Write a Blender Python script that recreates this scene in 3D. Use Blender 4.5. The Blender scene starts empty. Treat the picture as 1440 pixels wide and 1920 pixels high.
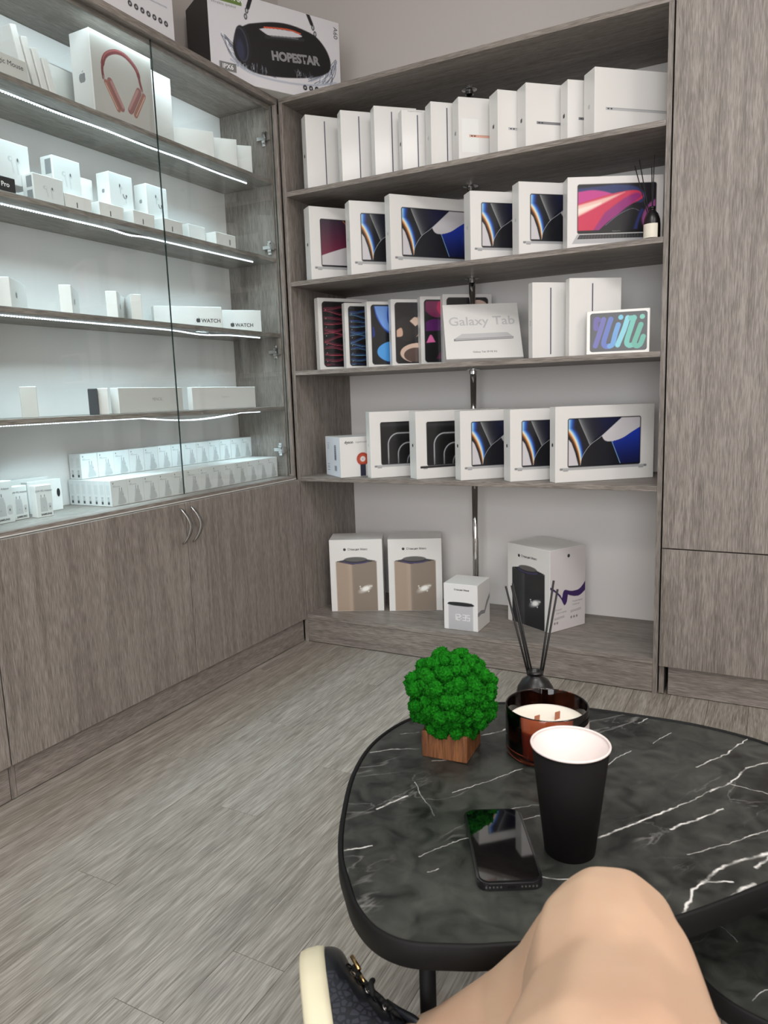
import bpy, bmesh, math, random
import numpy as np
from mathutils import Vector, Matrix, Euler

C = bpy.context.scene.collection
SC = bpy.context.scene
PI = math.pi
rad = math.radians
random.seed(4)

# ------------------------------------------------------------------ camera
CAM = Vector((0, 0, 1.04))
RGT = Vector((0.8818, 0.4703, -0.0331)).normalized()
yaw, pitch, roll = rad(28.066), rad(8.948), rad(-1.900)
fwd = Vector((-math.sin(yaw) * math.cos(pitch), math.cos(yaw) * math.cos(pitch), -math.sin(pitch)))
r0 = Vector((math.cos(yaw), math.sin(yaw), 0)); u0 = r0.cross(fwd)
RGT = math.cos(roll) * r0 + math.sin(roll) * u0
UPV = -math.sin(roll) * r0 + math.cos(roll) * u0
cd = bpy.data.cameras.new('camera'); cam = bpy.data.objects.new('camera', cd); C.objects.link(cam)
cd.sensor_fit = 'VERTICAL'; cd.sensor_height = 36; cd.sensor_width = 27
cd.lens = 1379.7 * 36 / 1920; cd.clip_start = .02
cam.matrix_world = Matrix(((RGT.x, UPV.x, -fwd.x, CAM.x), (RGT.y, UPV.y, -fwd.y, CAM.y), (RGT.z, UPV.z, -fwd.z, CAM.z), (0, 0, 0, 1)))
cd.dof.use_dof = True; cd.dof.focus_distance = 2.3; cd.dof.aperture_fstop = 14
SC.camera = cam
# ------------------------------------------------------------------ world, lights, exposure
SC.view_settings.view_transform = 'Standard'; SC.view_settings.look = 'None'
SC.view_settings.gamma = 1; SC.view_settings.use_curve_mapping = False
SC.view_settings.exposure = 0.0
W = bpy.data.worlds.new('world'); SC.world = W; W.use_nodes = True
W.node_tree.nodes['Background'].inputs[0].default_value = (.80, .88, 1, 1)
W.node_tree.nodes['Background'].inputs[1].default_value = 1.5

def area(name, loc, rot, sx, sy, power, col=(1, 1, 1), spread=PI):
    l = bpy.data.lights.new(name, 'AREA'); l.shape = 'RECTANGLE'; l.size = sx; l.size_y = sy
    l.energy = power; l.color = col; l.spread = spread
    o = bpy.data.objects.new(name, l); C.objects.link(o); o.location = loc; o.rotation_euler = rot
    return o
CEIL = 2.9
PANELS = [(-.15, .95), (1.35, .95), (-.15, -.75), (1.35, -.75)]
for px_, py_ in PANELS:
    area('ceiling_panel_light', (px_, py_, CEIL - .035), (0, 0, 0), .56, .56, 15, (1, .98, .955))
# daylight through the shop window in the wall behind the camera
area('window_daylight', (.6, -2.36, 1.55), (rad(90), 0, 0), 2.3, 1.7, 68, (1, .992, .985))

# ------------------------------------------------------------------ helpers
def s2l(c): return tuple(x / 12.92 if x <= .04045 else ((x + .055) / 1.055) ** 2.4 for x in c)
def hexc(r, g, b): return s2l((r / 255, g / 255, b / 255))

def mat(name, col, rough=.5, metal=0, coat=0, **kw):
    m = bpy.data.materials.new(name); m.use_nodes = True
    b = m.node_tree.nodes['Principled BSDF']
    b.inputs['Base Color'].default_value = (*hexc(*col), 1)
    b.inputs['Roughness'].default_value = rough; b.inputs['Metallic'].default_value = metal
    b.inputs['Coat Weight'].default_value = coat
    for k, v in kw.items(): b.inputs[k.replace('_', ' ')].default_value = v
    return m

def N(m, t, **kw):
    n = m.node_tree.nodes.new(t)
    for k, v in kw.items(): setattr(n, k, v)
    return n
def LK(m, a, b): m.node_tree.links.new(a, b)

def wood(name, axis, tint=(132, 124, 117), dark=(104, 97, 91), lite=(157, 149, 142), rough=.5, seed=0., fine=420, along=26):
    m = bpy.data.materials.new(name); m.use_nodes = True
    b = m.node_tree.nodes['Principled BSDF']; b.inputs['Roughness'].default_value = rough
    tc = N(m, 'ShaderNodeTexCoord'); oi = N(m, 'ShaderNodeObjectInfo')
    sh = N(m, 'ShaderNodeVectorMath', operation='SCALE'); sh.inputs[0].default_value = (7.3, 3.1, 5.7)
    LK(m, oi.outputs['Random'], sh.inputs['Scale'])
    ad = N(m, 'ShaderNodeVectorMath', operation='ADD'); LK(m, tc.outputs['Object'], ad.inputs[0]); LK(m, sh.outputs[0], ad.inputs[1])
    def noise(s_perp, s_al, det, dist=0.):
        mp = N(m, 'ShaderNodeMapping'); sc = [s_perp] * 3; sc[axis] = s_al
        mp.inputs['Scale'].default_value = sc; mp.inputs['Location'].default_value = (seed, seed * 2, seed * 3)
        LK(m, ad.outputs[0], mp.inputs['Vector'])
        n = N(m, 'ShaderNodeTexNoise'); n.inputs['Scale'].default_value = 1; n.inputs['Detail'].default_value = det
        n.inputs['Distortion'].default_value = dist; LK(m, mp.outputs[0], n.inputs['Vector']); return n
    n1 = noise(fine, along, 3, .3); n2 = noise(34, 2.2, 4, 1.2); n3 = noise(7, .9, 2, .6)
    r1 = N(m, 'ShaderNodeValToRGB'); e = r1.color_ramp.elements
    e[0].position = .36; e[0].color = (*hexc(*dark), 1); e[1].position = .64; e[1].color = (*hexc(*lite), 1)
    x = e.new(.5); x.color = (*hexc(*tint), 1)
    mx = N(m, 'ShaderNodeMath', operation='MULTIPLY_ADD'); mx.inputs[1].default_value = .36
    m2 = N(m, 'ShaderNodeMath', operation='MULTIPLY'); m2.inputs[1].default_value = .64
    LK(m, n1.outputs[0], m2.inputs[0]); LK(m, n2.outputs[0], mx.inputs[0]); LK(m, m2.outputs[0], mx.inputs[2])
    LK(m, mx.outputs[0], r1.inputs[0])
    mix = N(m, 'ShaderNodeMix', data_type='RGBA', blend_type='MULTIPLY'); mix.inputs[0].default_value = .14
    r2 = N(m, 'ShaderNodeValToRGB'); r2.color_ramp.elements[0].position = .35; r2.color_ramp.elements[0].color = (.45, .42, .42, 1); r2.color_ramp.elements[1].position = .6
    LK(m, n3.outputs[0], r2.inputs[0]); LK(m, r1.outputs[0], mix.inputs[6]); LK(m, r2.outputs[0], mix.inputs[7])
    LK(m, mix.outputs[2], b.inputs['Base Color'])
    bp = N(m, 'ShaderNodeBump'); bp.inputs['Strength'].default_value = .25; bp.inputs['Distance'].default_value = .0006
    LK(m, n1.outputs[0], bp.inputs['Height']); LK(m, bp.outputs[0], b.inputs['Normal'])
    return m

def obj(name, me, parent=None, mats=None):
    o = bpy.data.objects.new(name, me); C.objects.link(o)
    if mats:
        for x in (mats if isinstance(mats, (list, tuple)) else [mats]): me.materials.append(x)
    if parent: o.parent = parent
    return o
def tag(o, label=None, cat=None, group=None, kind=None):
    if label: o['label'] = label
    if cat: o['category'] = cat
    if group: o['group'] = group
    if kind: o['kind'] = kind
    return o
def thing(name, label, cat, loc=(0, 0, 0), rz=0, group=None):
    o = bpy.data.objects.new(name, None); C.objects.link(o); o.location = loc; o.rotation_euler = (0, 0, rz)
    o.empty_display_size = .05
    return tag(o, label, cat, group)
def to_me(bm, name, smooth=False):
    me = bpy.data.meshes.new(name); bm.normal_update(); bm.to_mesh(me); bm.free()
    if smooth: me.polygons.foreach_set('use_smooth', [True] * len(me.polygons))
    return me
def bm_box(bm, x0, x1, y0, y1, z0, z1, bev=0., mi=0, mx=None):
    r = bmesh.ops.create_cube(bm, size=1)
    vs = r['verts']
    bmesh.ops.scale(bm, vec=(x1 - x0, y1 - y0, z1 - z0), verts=vs)
    bmesh.ops.translate(bm, vec=((x0 + x1) / 2, (y0 + y1) / 2, (z0 + z1) / 2), verts=vs)
    if mx is not None: bmesh.ops.transform(bm, matrix=mx, verts=vs)
    fs = list({f for v in vs for f in v.link_faces})
    if bev > 0:
        es = list({e for v in vs for e in v.link_edges})
        g = bmesh.ops.bevel(bm, geom=es, offset=bev, segments=1 if bev < .004 else 3, affect='EDGES', profile=.5)
        fs = g['faces'] + [f for f in fs if f.is_valid]
    for f in fs:
        if f.is_valid: f.material_index = mi
def board(name, x0, x1, y0, y1, z0, z1, m, parent=None, bev=.0008):
    bm = bmesh.new(); bm_box(bm, x0, x1, y0, y1, z0, z1, bev)
    return obj(name, to_me(bm, name), parent, m)
def lathe(prof, seg=48, closed=False):
    bm = bmesh.new(); rings = []
    for r, z in prof:
        if r < 1e-6: rings.append([bm.verts.new((0, 0, z))])
        else: rings.append([bm.verts.new((r * math.cos(2 * PI * k / seg), r * math.sin(2 * PI * k / seg), z)) for k in range(seg)])
    if closed: rings.append(rings[0])
    for a, b in zip(rings, rings[1:]):
        for k in range(seg):
            k2 = (k + 1) % seg
            if len(a) == 1 and len(b) == 1: continue
            if len(a) == 1: bm.faces.new((a[0], b[k2], b[k]))
            elif len(b) == 1: bm.faces.new((a[k], a[k2], b[0]))
            else: bm.faces.new((a[k], a[k2], b[k2], b[k]))
    bmesh.ops.recalc_face_normals(bm, faces=bm.faces)
    return bm
def tube(pts, r, seg=8, cap=True):
    bm = bmesh.new(); pts = [Vector(p) for p in pts]; rs = r if isinstance(r, (list, tuple)) else [r] * len(pts)
    rings = []; ref = None
    for i, p in enumerate(pts):
        d = (pts[min(i + 1, len(pts) - 1)] - pts[max(i - 1, 0)]).normalized()
        if ref is None: ref = d.orthogonal().normalized()
        ref = (ref - d * ref.dot(d)).normalized(); w = d.cross(ref)
        rings.append([bm.verts.new(p + rs[i] * (math.cos(2 * PI * k / seg) * ref + math.sin(2 * PI * k / seg) * w)) for k in range(seg)])
    for a, b in zip(rings, rings[1:]):
        for k in range(seg): bm.faces.new((a[k], a[(k + 1) % seg], b[(k + 1) % seg], b[k]))
    if cap: bm.faces.new(rings[0][::-1]); bm.faces.new(rings[-1])
    return bm
def join_bm(dst, src):
    me = bpy.data.meshes.new('tmp'); src.to_mesh(me); src.free(); dst.from_mesh(me); bpy.data.meshes.remove(me)
def text(parent, s, size, m, loc, rot=(PI / 2, 0, 0), align='CENTER', name='lettering', scale=(1, 1, 1), bold=0):
    cu = bpy.data.curves.new('t', 'FONT'); cu.body = s; cu.size = size; cu.align_x = align; cu.align_y = 'CENTER'; cu.offset = bold
    cu.resolution_u = 3
    t = bpy.data.objects.new('t', cu); C.objects.link(t)
    dg = bpy.context.evaluated_depsgraph_get(); me = bpy.data.meshes.new_from_object(t.evaluated_get(dg))
    bpy.data.objects.remove(t); bpy.data.curves.remove(cu)
    me.materials.clear(); me.name = name
    o = obj(name, me, parent, m); o.location = loc; o.rotation_euler = rot; o.scale = scale
    return o
def copy_tree(o, parent=None):
    c = o.copy(); C.objects.link(c); c.parent = parent
    for ch in list(o.children): copy_tree(ch, c)
    return c

# ------------------------------------------------------------------ materials
M = {}
M['wood_z'] = wood('grey_oak_vertical', 2)
M['wood_x'] = wood('grey_oak_along_x', 0)
M['wood_y'] = wood('grey_oak_along_y', 1)
M['floor'] = wood('grey_vinyl_plank', 1, (146, 139, 129), (118, 111, 101), (172, 165, 156), rough=.42, fine=300, along=16)
M['floor2'] = wood('grey_vinyl_plank_paler', 1, (150, 143, 134), (122, 115, 106), (175, 169, 160), rough=.42, seed=3, fine=300, along=16)
M['sub'] = mat('dark_subfloor', (60, 55, 50), .8)
M['wall'] = mat('warm_grey_paint', (208, 201, 197), .85)
M['ceil'] = mat('white_ceiling_paint', (232, 230, 226), .9)
M['white_back'] = mat('white_laminate_back', (236, 233, 231), .55)
M['carton'] = mat('white_carton', (229, 227, 224), .38, coat=.25, Coat_Roughness=.12)
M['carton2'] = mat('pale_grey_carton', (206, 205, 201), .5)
M['black_carton'] = mat('black_carton', (26, 27, 29), .4)
M['charcoal_carton'] = mat('charcoal_carton', (62, 64, 68), .6)
M['ink'] = mat('dark_grey_ink', (60, 60, 62), .5)
M['ink_l'] = mat('pale_grey_ink', (196, 196, 197), .4)
M['ink_m'] = mat('mid_grey_ink', (140, 140, 142), .5)
M['ink_w'] = mat('white_ink', (240, 240, 240), .5)
M['ink_line'] = mat('blue_grey_ink', (78, 80, 98), .4)
M['ink_g'] = mat('green_ink', (120, 150, 60), .5)
M['chrome'] = mat('chrome', (215, 215, 215), .12, 1)
M['steel'] = mat('brushed_nickel', (180, 178, 175), .3, 1)
M['black_metal'] = mat('black_powder_coat', (9, 9, 10), .65, Specular_IOR_Level=.3)
M['black_gloss'] = mat('black_gloss_bottle', (14, 13, 14), .34)
M['black_matte'] = mat('matte_black_paper', (12, 10, 10), .8, Specular_IOR_Level=.2)
M['stick'] = mat('black_reed', (13, 12, 13), .6)
M['wax'] = mat('cream_wax', (246, 238, 224), .5, Subsurface_Weight=.15)
M['wick'] = mat('wooden_wick', (172, 110, 82), .7)
M['cupwhite'] = mat('white_paper_cup_lining', (228, 216, 212), .45)
M['label_cream'] = mat('cream_label', (226, 220, 204), .55)
M['sole'] = mat('cream_rubber_sole', (226, 219, 190), .55)
M['leather'] = mat('black_leather', (24, 26, 32), .38, coat=.1)
M['lace'] = mat('black_lace', (12, 12, 13), .8)
M['gold'] = mat('gold_metal', (212, 176, 120), .25, 1)
M['sock'] = mat('dark_navy_sock', (20, 19, 28), .9)
M['tape'] = mat('white_led_tape', (225, 228, 235), .5)
M['plastic_w'] = mat('white_plastic', (235, 235, 233), .4)
M['panel_frame'] = mat('white_panel_frame', (225, 225, 225), .5)

m = bpy.data.materials.new('led_emitter'); m.use_nodes = True; b = m.node_tree.nodes['Principled BSDF']
b.inputs['Emission Color'].default_value = (.82, .93, 1, 1); b.inputs['Emission Strength'].default_value = 2.6; M['led'] = m
m = bpy.data.materials.new('lit_diffuser'); m.use_nodes = True; b = m.node_tree.nodes['Principled BSDF']
b.inputs['Emission Color'].default_value = (1, .96, .92, 1); b.inputs['Emission Strength'].default_value = 4; M['diffuser'] = m

def glass(name, tint, edge=False, k=1.0):
    m = bpy.data.materials.new(name); m.use_nodes = True; nt = m.node_tree; nt.nodes.clear()
    out = N(m, 'ShaderNodeOutputMaterial'); tr = N(m, 'ShaderNodeBsdfTransparent'); tr.inputs[0].default_value = (*tint, 1)
    gl = N(m, 'ShaderNodeBsdfGlossy'); gl.inputs['Roughness'].default_value = .0
    fr = N(m, 'ShaderNodeFresnel'); fr.inputs[0].default_value = 1.45
    ge = N(m, 'ShaderNodeNewGeometry'); io = N(m, 'ShaderNodeMapRange'); io.inputs[3].default_value = 1.45; io.inputs[4].default_value = 1 / 1.45   # same reflectance from both sides of the pane
    LK(m, ge.outputs['Backfacing'], io.inputs[0]); LK(m, io.outputs[0], fr.inputs[0])
    ml = N(m, 'ShaderNodeMath', operation='MULTIPLY'); ml.inputs[1].default_value = k
    mx = N(m, 'ShaderNodeMixShader'); LK(m, fr.outputs[0], ml.inputs[0]); LK(m, ml.outputs[0], mx.inputs[0])
    LK(m, tr.outputs[0], mx.inputs[1]); LK(m, gl.outputs[0], mx.inputs[2]); LK(m, mx.outputs[0], out.inputs[0])
    return m
M['glass'] = glass('clear_door_glass', (.97, .985, .98))
M['glass_edge'] = mat('green_glass_edge', (30, 44, 40), .15)
M['pane'] = glass('window_glass', (.97, .98, .98))
m = bpy.data.materials.new('amber_glass'); m.use_nodes = True; b = m.node_tree.nodes['Principled BSDF']
b.inputs['Base Color'].default_value = (.36, .09, .04, 1); b.inputs['Transmission Weight'].default_value = 1
b.inputs['Roughness'].default_value = .02; b.inputs['IOR'].default_value = 1.45; M['amber'] = m

# vertex-coloured print (flat print on cartons)
def printmat(name, rough, coat):
    m = bpy.data.materials.new(name); m.use_nodes = True; b = m.node_tree.nodes['Principled BSDF']
    a = N(m, 'ShaderNodeAttribute'); a.attribute_name = 'Col'; LK(m, a.outputs['Color'], b.inputs['Base Color'])
    b.inputs['Roughness'].default_value = rough; b.inputs['Coat Weight'].default_value = coat; b.inputs['Coat Roughness'].default_value = .12
    return m
M['print'] = printmat('printed_carton', .38, .25)
M['print_m'] = printmat('printed_carton_matt', .5, .0)

# marble
VEINS = [(2.0, [(0.0249, -0.076), (0.053, -0.0352), (0.1008, 0.0296)]), (1.0, [(0.1008, 0.0296), (0.1425, 0.0991), (0.1602, 0.1268)]), (1.6, [(0.1427, 0.0966), (0.1602, 0.1268), (0.1854, 0.1853), (0.2129, 0.2225)]), (1.8, [(0.1045, -0.0174), (0.137, 0.0241), (0.1603, 0.0585)]), (1.8, [(-0.26, -0.1343), (-0.2363, -0.0876)]), (0.7, [(-0.2448, -0.0497), (-0.1839, -0.1157)]), (1.1, [(-0.3475, 0.003), (-0.3222, 0.0278), (-0.2821, 0.0457)]), (0.8, [(-0.3317, 0.0798), (-0.3072, 0.0993)]), (0.8, [(-0.1822, -0.0559), (-0.1533, -0.0109), (-0.1138, 0.0523)]), (1.4, [(-0.2051, 0.1298), (-0.1789, 0.1684)]), (0.8, [(-0.1062, -0.0678), (-0.0621, -0.0312)]), (0.7, [(-0.0719, -0.076), (-0.0545, -0.0578)]), (1.5, [(-0.2543, -0.2371), (-0.2294, -0.2116)]), (0.6, [(-0.1645, -0.2054), (-0.1243, -0.1451)]), (2.2, [(0.136, -0.1813), (0.142, -0.1548), (0.1406, -0.1333), (0.1498, -0.1116)]), (2.8, [(0.1498, -0.1116), (0.1712, -0.0713), (0.2152, -0.0219)]), (1.4, [(0.1498, -0.1116), (0.1821, -0.0964)]), (3.2, [(0.1777, -0.1335), (0.1888, -0.1077), (0.2005, -0.0907)]), (2.4, [(0.2029, -0.0595), (0.2153, -0.0284)]), (1.0, [(0.1307, -0.0645), (0.1752, -0.0202), (0.2147, 0.0299)]), (0.9, [(-0.0048, 0.1095), (0.0138, 0.154), (0.0239, 0.1746)]), (1.4, [(0.1174, 0.1595), (0.1549, 0.2225), (0.186, 0.3032)]), (0.8, [(0.0499, 0.214), (0.0712, 0.2642)]), (1.0, [(0.0186, 0.2806), (0.0339, 0.3107)]), (0.9, [(0.16, 0.1313), (0.2138, 0.1246)]), (1.2, [(-0.0191, -0.1819), (0.0041, -0.1752), (0.0405, -0.1509)]), (1.0, [(0.0202, -0.1543), (0.0344, -0.1384)]), (0.8, [(-0.1411, -0.2299), (-0.1303, -0.2186)]), (0.9, [(-0.2452, 0.0167), (-0.2215, 0.0326)])]
def marble():
    m = bpy.data.materials.new('black_marble'); m.use_nodes = True; b = m.node_tree.nodes['Principled BSDF']
    b.inputs['Roughness'].default_value = .34
    tc = N(m, 'ShaderNodeTexCoord')
    def nz(scale, det, vec, dist=0, rot=None, sc=None):
        mp = N(m, 'ShaderNodeMapping'); LK(m, vec, mp.inputs[0])
        if rot is not None: mp.inputs['Rotation'].default_value = (0, 0, rot)
        if sc: mp.inputs['Scale'].default_value = sc
        n = N(m, 'ShaderNodeTexNoise'); n.inputs['Scale'].default_value = scale; n.inputs['Detail'].default_value = det
        n.inputs['Distortion'].default_value = dist; LK(m, mp.outputs[0], n.inputs['Vector']); return n
    O = tc.outputs['Object']
    cl = nz(9, 6, O, .6); cl2 = nz(28, 8, O, .8)
    ramp = N(m, 'ShaderNodeValToRGB'); e = ramp.color_ramp.elements
    e[0].position = .36; e[0].color = (*hexc(15, 17, 16), 1); e[1].position = .64; e[1].color = (*hexc(66, 68, 64), 1)
    md = N(m, 'ShaderNodeMath', operation='MULTIPLY_ADD'); md.inputs[1].default_value = .6
    m3 = N(m, 'ShaderNodeMath', operation='MULTIPLY'); m3.inputs[1].default_value = .4
    LK(m, cl.outputs[0], m3.inputs[0]); LK(m, cl2.outputs[0], md.inputs[0]); LK(m, m3.outputs[0], md.inputs[2]); LK(m, md.outputs[0], ramp.inputs[0])
    cur = ramp.outputs[0]
    # fine web of faint veins
    m_r = N(m, 'ShaderNodeMapping'); m_r.inputs['Rotation'].default_value = (0, 0, rad(-55)); LK(m, O, m_r.inputs[0])
    for sc, scale, wid, mpos, st in (((.28, 1, 1), 7, .009, .52, .22), ((.4, 1, 1), 15, .010, .50, .14)):
        n = nz(scale, 5, m_r.outputs[0], .4, None, sc)
        s = N(m, 'ShaderNodeMath', operation='SUBTRACT'); s.inputs[1].default_value = .5; LK(m, n.outputs[0], s.inputs[0])
        a = N(m, 'ShaderNodeMath', operation='ABSOLUTE'); LK(m, s.outputs[0], a.inputs[0])
        mr = N(m, 'ShaderNodeMapRange'); mr.inputs[1].default_value = wid; mr.inputs[2].default_value = 0; mr.inputs[3].default_value = 0; mr.inputs[4].default_value = st
        LK(m, a.outputs[0], mr.inputs[0])
        k = nz(6, 3, O, 0); kr = N(m, 'ShaderNodeMapRange'); kr.inputs[1].default_value = mpos; kr.inputs[2].default_value = mpos + .1; LK(m, k.outputs[0], kr.inputs[0])
        mu = N(m, 'ShaderNodeMath', operation='MULTIPLY'); LK(m, mr.outputs[0], mu.inputs[0]); LK(m, kr.outputs[0], mu.inputs[1])
        mix = N(m, 'ShaderNodeMix', data_type='RGBA'); LK(m, mu.outputs[0], mix.inputs[0]); LK(m, cur, mix.inputs[6]); mix.inputs[7].default_value = (*hexc(200, 198, 194), 1)
        cur = mix.outputs[2]
    # the white veins of this slab, each a jittered line of varying width
    def jit(scale, amp, src):
        n = N(m, 'ShaderNodeTexNoise'); n.inputs['Scale'].default_value = scale; n.inputs['Detail'].default_value = 4; LK(m, O, n.inputs['Vector'])
        c = N(m, 'ShaderNodeVectorMath', operation='SUBTRACT'); c.inputs[1].default_value = (.5, .5, .5); LK(m, n.outputs['Color'], c.inputs[0])
        e_ = N(m, 'ShaderNodeVectorMath', operation='MULTIPLY'); e_.inputs[1].default_value = (amp, amp, 0); LK(m, c.outputs[0], e_.inputs[0])
        g = N(m, 'ShaderNodeVectorMath', operation='ADD'); LK(m, src, g.inputs[0]); LK(m, e_.outputs[0], g.inputs[1]); return g.outputs[0]
    fl_ = N(m, 'ShaderNodeVectorMath', operation='MULTIPLY'); fl_.inputs[1].default_value = (1, 1, 0); LK(m, O, fl_.inputs[0])
    Pj = jit(90, .006, jit(22, .013, fl_.outputs[0]))
    wn = N(m, 'ShaderNodeTexNoise'); wn.inputs['Scale'].default_value = 45; wn.inputs['Detail'].default_value = 3; LK(m, O, wn.inputs['Vector'])
    wr = N(m, 'ShaderNodeMapRange'); wr.inputs[1].default_value = .35; wr.inputs[2].default_value = .65; wr.inputs[3].default_value = .25; wr.inputs[4].default_value = 1.5; LK(m, wn.outputs[0], wr.inputs[0])
    acc = None
    for w, pts in VEINS:
        for A, B in zip(pts, pts[1:]):
            ba = (B[0] - A[0], B[1] - A[1], 0); L2 = ba[0] ** 2 + ba[1] ** 2
            pa = N(m, 'ShaderNodeVectorMath', operation='SUBTRACT'); pa.inputs[1].default_value = (A[0], A[1], 0); LK(m, Pj, pa.inputs[0])
            dt = N(m, 'ShaderNodeVectorMath', operation='DOT_PRODUCT'); dt.inputs[1].default_value = tuple(c / L2 for c in ba); LK(m, pa.outputs[0], dt.inputs[0])
            cl_ = N(m, 'ShaderNodeClamp'); LK(m, dt.outputs['Value'], cl_.inputs[0])
            sc_ = N(m, 'ShaderNodeVectorMath', operation='SCALE'); sc_.inputs[0].default_value = ba; LK(m, cl_.outputs[0], sc_.inputs['Scale'])
            di = N(m, 'ShaderNodeVectorMath', operation='DISTANCE'); LK(m, pa.outputs[0], di.inputs[0]); LK(m, sc_.outputs[0], di.inputs[1])
            mr = N(m, 'ShaderNodeMapRange'); mr.inputs[1].default_value = 0; mr.inputs[2].default_value = .0009 * w + .0004; mr.inputs[3].default_value = min(1, .35 + .35 * w); mr.inputs[4].default_value = 0; LK(m, di.outputs['Value'], mr.inputs[0])
            if acc is None: acc = mr.outputs[0]
            else:
                mm = N(m, 'ShaderNodeMath', operation='MAXIMUM'); LK(m, acc, mm.inputs[0]); LK(m, mr.outputs[0], mm.inputs[1]); acc = mm.outputs[0]
    mu = N(m, 'ShaderNodeMath', operation='MULTIPLY'); mu.use_clamp = True; LK(m, acc, mu.inputs[0]); LK(m, wr.outputs[0], mu.inputs[1])
    mix = N(m, 'ShaderNodeMix', data_type='RGBA'); LK(m, mu.outputs[0], mix.inputs[0]); LK(m, cur, mix.inputs[6]); mix.inputs[7].default_value = (*hexc(226, 224, 220), 1); cur = mix.outputs[2]
    LK(m, cur, b.inputs['Base Color'])
    return m
M['marble'] = marble()

# moss
m = bpy.data.materials.new('green_moss'); m.use_nodes = True; b = m.node_tree.nodes['Principled BSDF']; b.inputs['Roughness'].default_value = 1; b.inputs['Specular IOR Level'].default_value = .1
tc = N(m, 'ShaderNodeTexCoord'); n = N(m, 'ShaderNodeTexNoise'); n.inputs['Scale'].default_value = 260; n.inputs['Detail'].default_value = 3; LK(m, tc.outputs['Object'], n.inputs['Vector'])
n2 = N(m, 'ShaderNodeTexNoise'); n2.inputs['Scale'].default_value = 30; LK(m, tc.outputs['Object'], n2.inputs['Vector'])
ra = N(m, 'ShaderNodeValToRGB'); ra.color_ramp.elements[0].position = .35; ra.color_ramp.elements[0].color = (*hexc(5, 46, 7), 1); ra.color_ramp.elements[1].position = .68; ra.color_ramp.elements[1].color = (*hexc(38, 142, 28), 1)
LK(m, n.outputs[0], ra.inputs[0]); mxx = N(m, 'ShaderNodeMix', data_type='RGBA'); mxx.inputs[7].default_value = (*hexc(16, 104, 16), 1)
LK(m, n2.outputs[0], mxx.inputs[0]); LK(m, ra.outputs[0], mxx.inputs[6]); LK(m, mxx.outputs[2], b.inputs['Base Color'])
bp = N(m, 'ShaderNodeBump'); bp.inputs['Strength'].default_value = 1; bp.inputs['Distance'].default_value = .003; LK(m, n.outputs[0], bp.inputs['Height']); LK(m, bp.outputs[0], b.inputs['Normal']); M['moss'] = m
# planter wood
M['planter'] = wood('warm_planter_wood', 2, (116, 72, 40), (84, 48, 26), (142, 92, 54), rough=.55, fine=330)
M['planter_top'] = M['planter']
# skin
m = mat('skin', (224, 184, 156), .5, Subsurface_Weight=.12, Subsurface_Scale=.02); b = m.node_tree.nodes['Principled BSDF']
b.inputs['Subsurface Radius'].default_value = (1, .4, .25)
tc = N(m, 'ShaderNodeTexCoord'); n = N(m, 'ShaderNodeTexNoise'); n.inputs['Scale'].default_value = 9; n.inputs['Detail'].default_value = 4; LK(m, tc.outputs['Object'], n.inputs['Vector'])
ra = N(m, 'ShaderNodeValToRGB'); ra.color_ramp.elements[0].position = .35; ra.color_ramp.elements[0].color = (*hexc(207, 176, 148), 1); ra.color_ramp.elements[1].position = .7; ra.color_ramp.elements[1].color = (*hexc(200, 163, 137), 1)
LK(m, n.outputs[0], ra.inputs[0]); LK(m, ra.outputs[0], b.inputs['Base Color']); M['skin'] = m
# monogram leather
m = mat('patterned_black_leather', (30, 32, 40), .5); b = m.node_tree.nodes['Principled BSDF']
tc = N(m, 'ShaderNodeTexCoord'); vo = N(m, 'ShaderNodeTexVoronoi'); vo.feature = 'DISTANCE_TO_EDGE'; vo.inputs['Scale'].default_value = 120; LK(m, tc.outputs['Object'], vo.inputs['Vector'])
ra = N(m, 'ShaderNodeValToRGB'); ra.color_ramp.elements[0].position = .1; ra.color_ramp.elements[0].color = (*hexc(26, 28, 34), 1); ra.color_ramp.elements[1].position = .14; ra.color_ramp.elements[1].color = (*hexc(48, 50, 59), 1)
LK(m, vo.outputs[0], ra.inputs[0]); LK(m, ra.outputs[0], b.inputs['Base Color']); M['mono'] = m
# wavy dark phone glass
M['phone_glass'] = mat('black_phone_glass', (4, 4, 6), .03, coat=1)
M['phone_case'] = mat('clear_dark_phone_case', (22, 22, 24), .2, coat=.6)
M['paper_side'] = M['carton']

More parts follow.
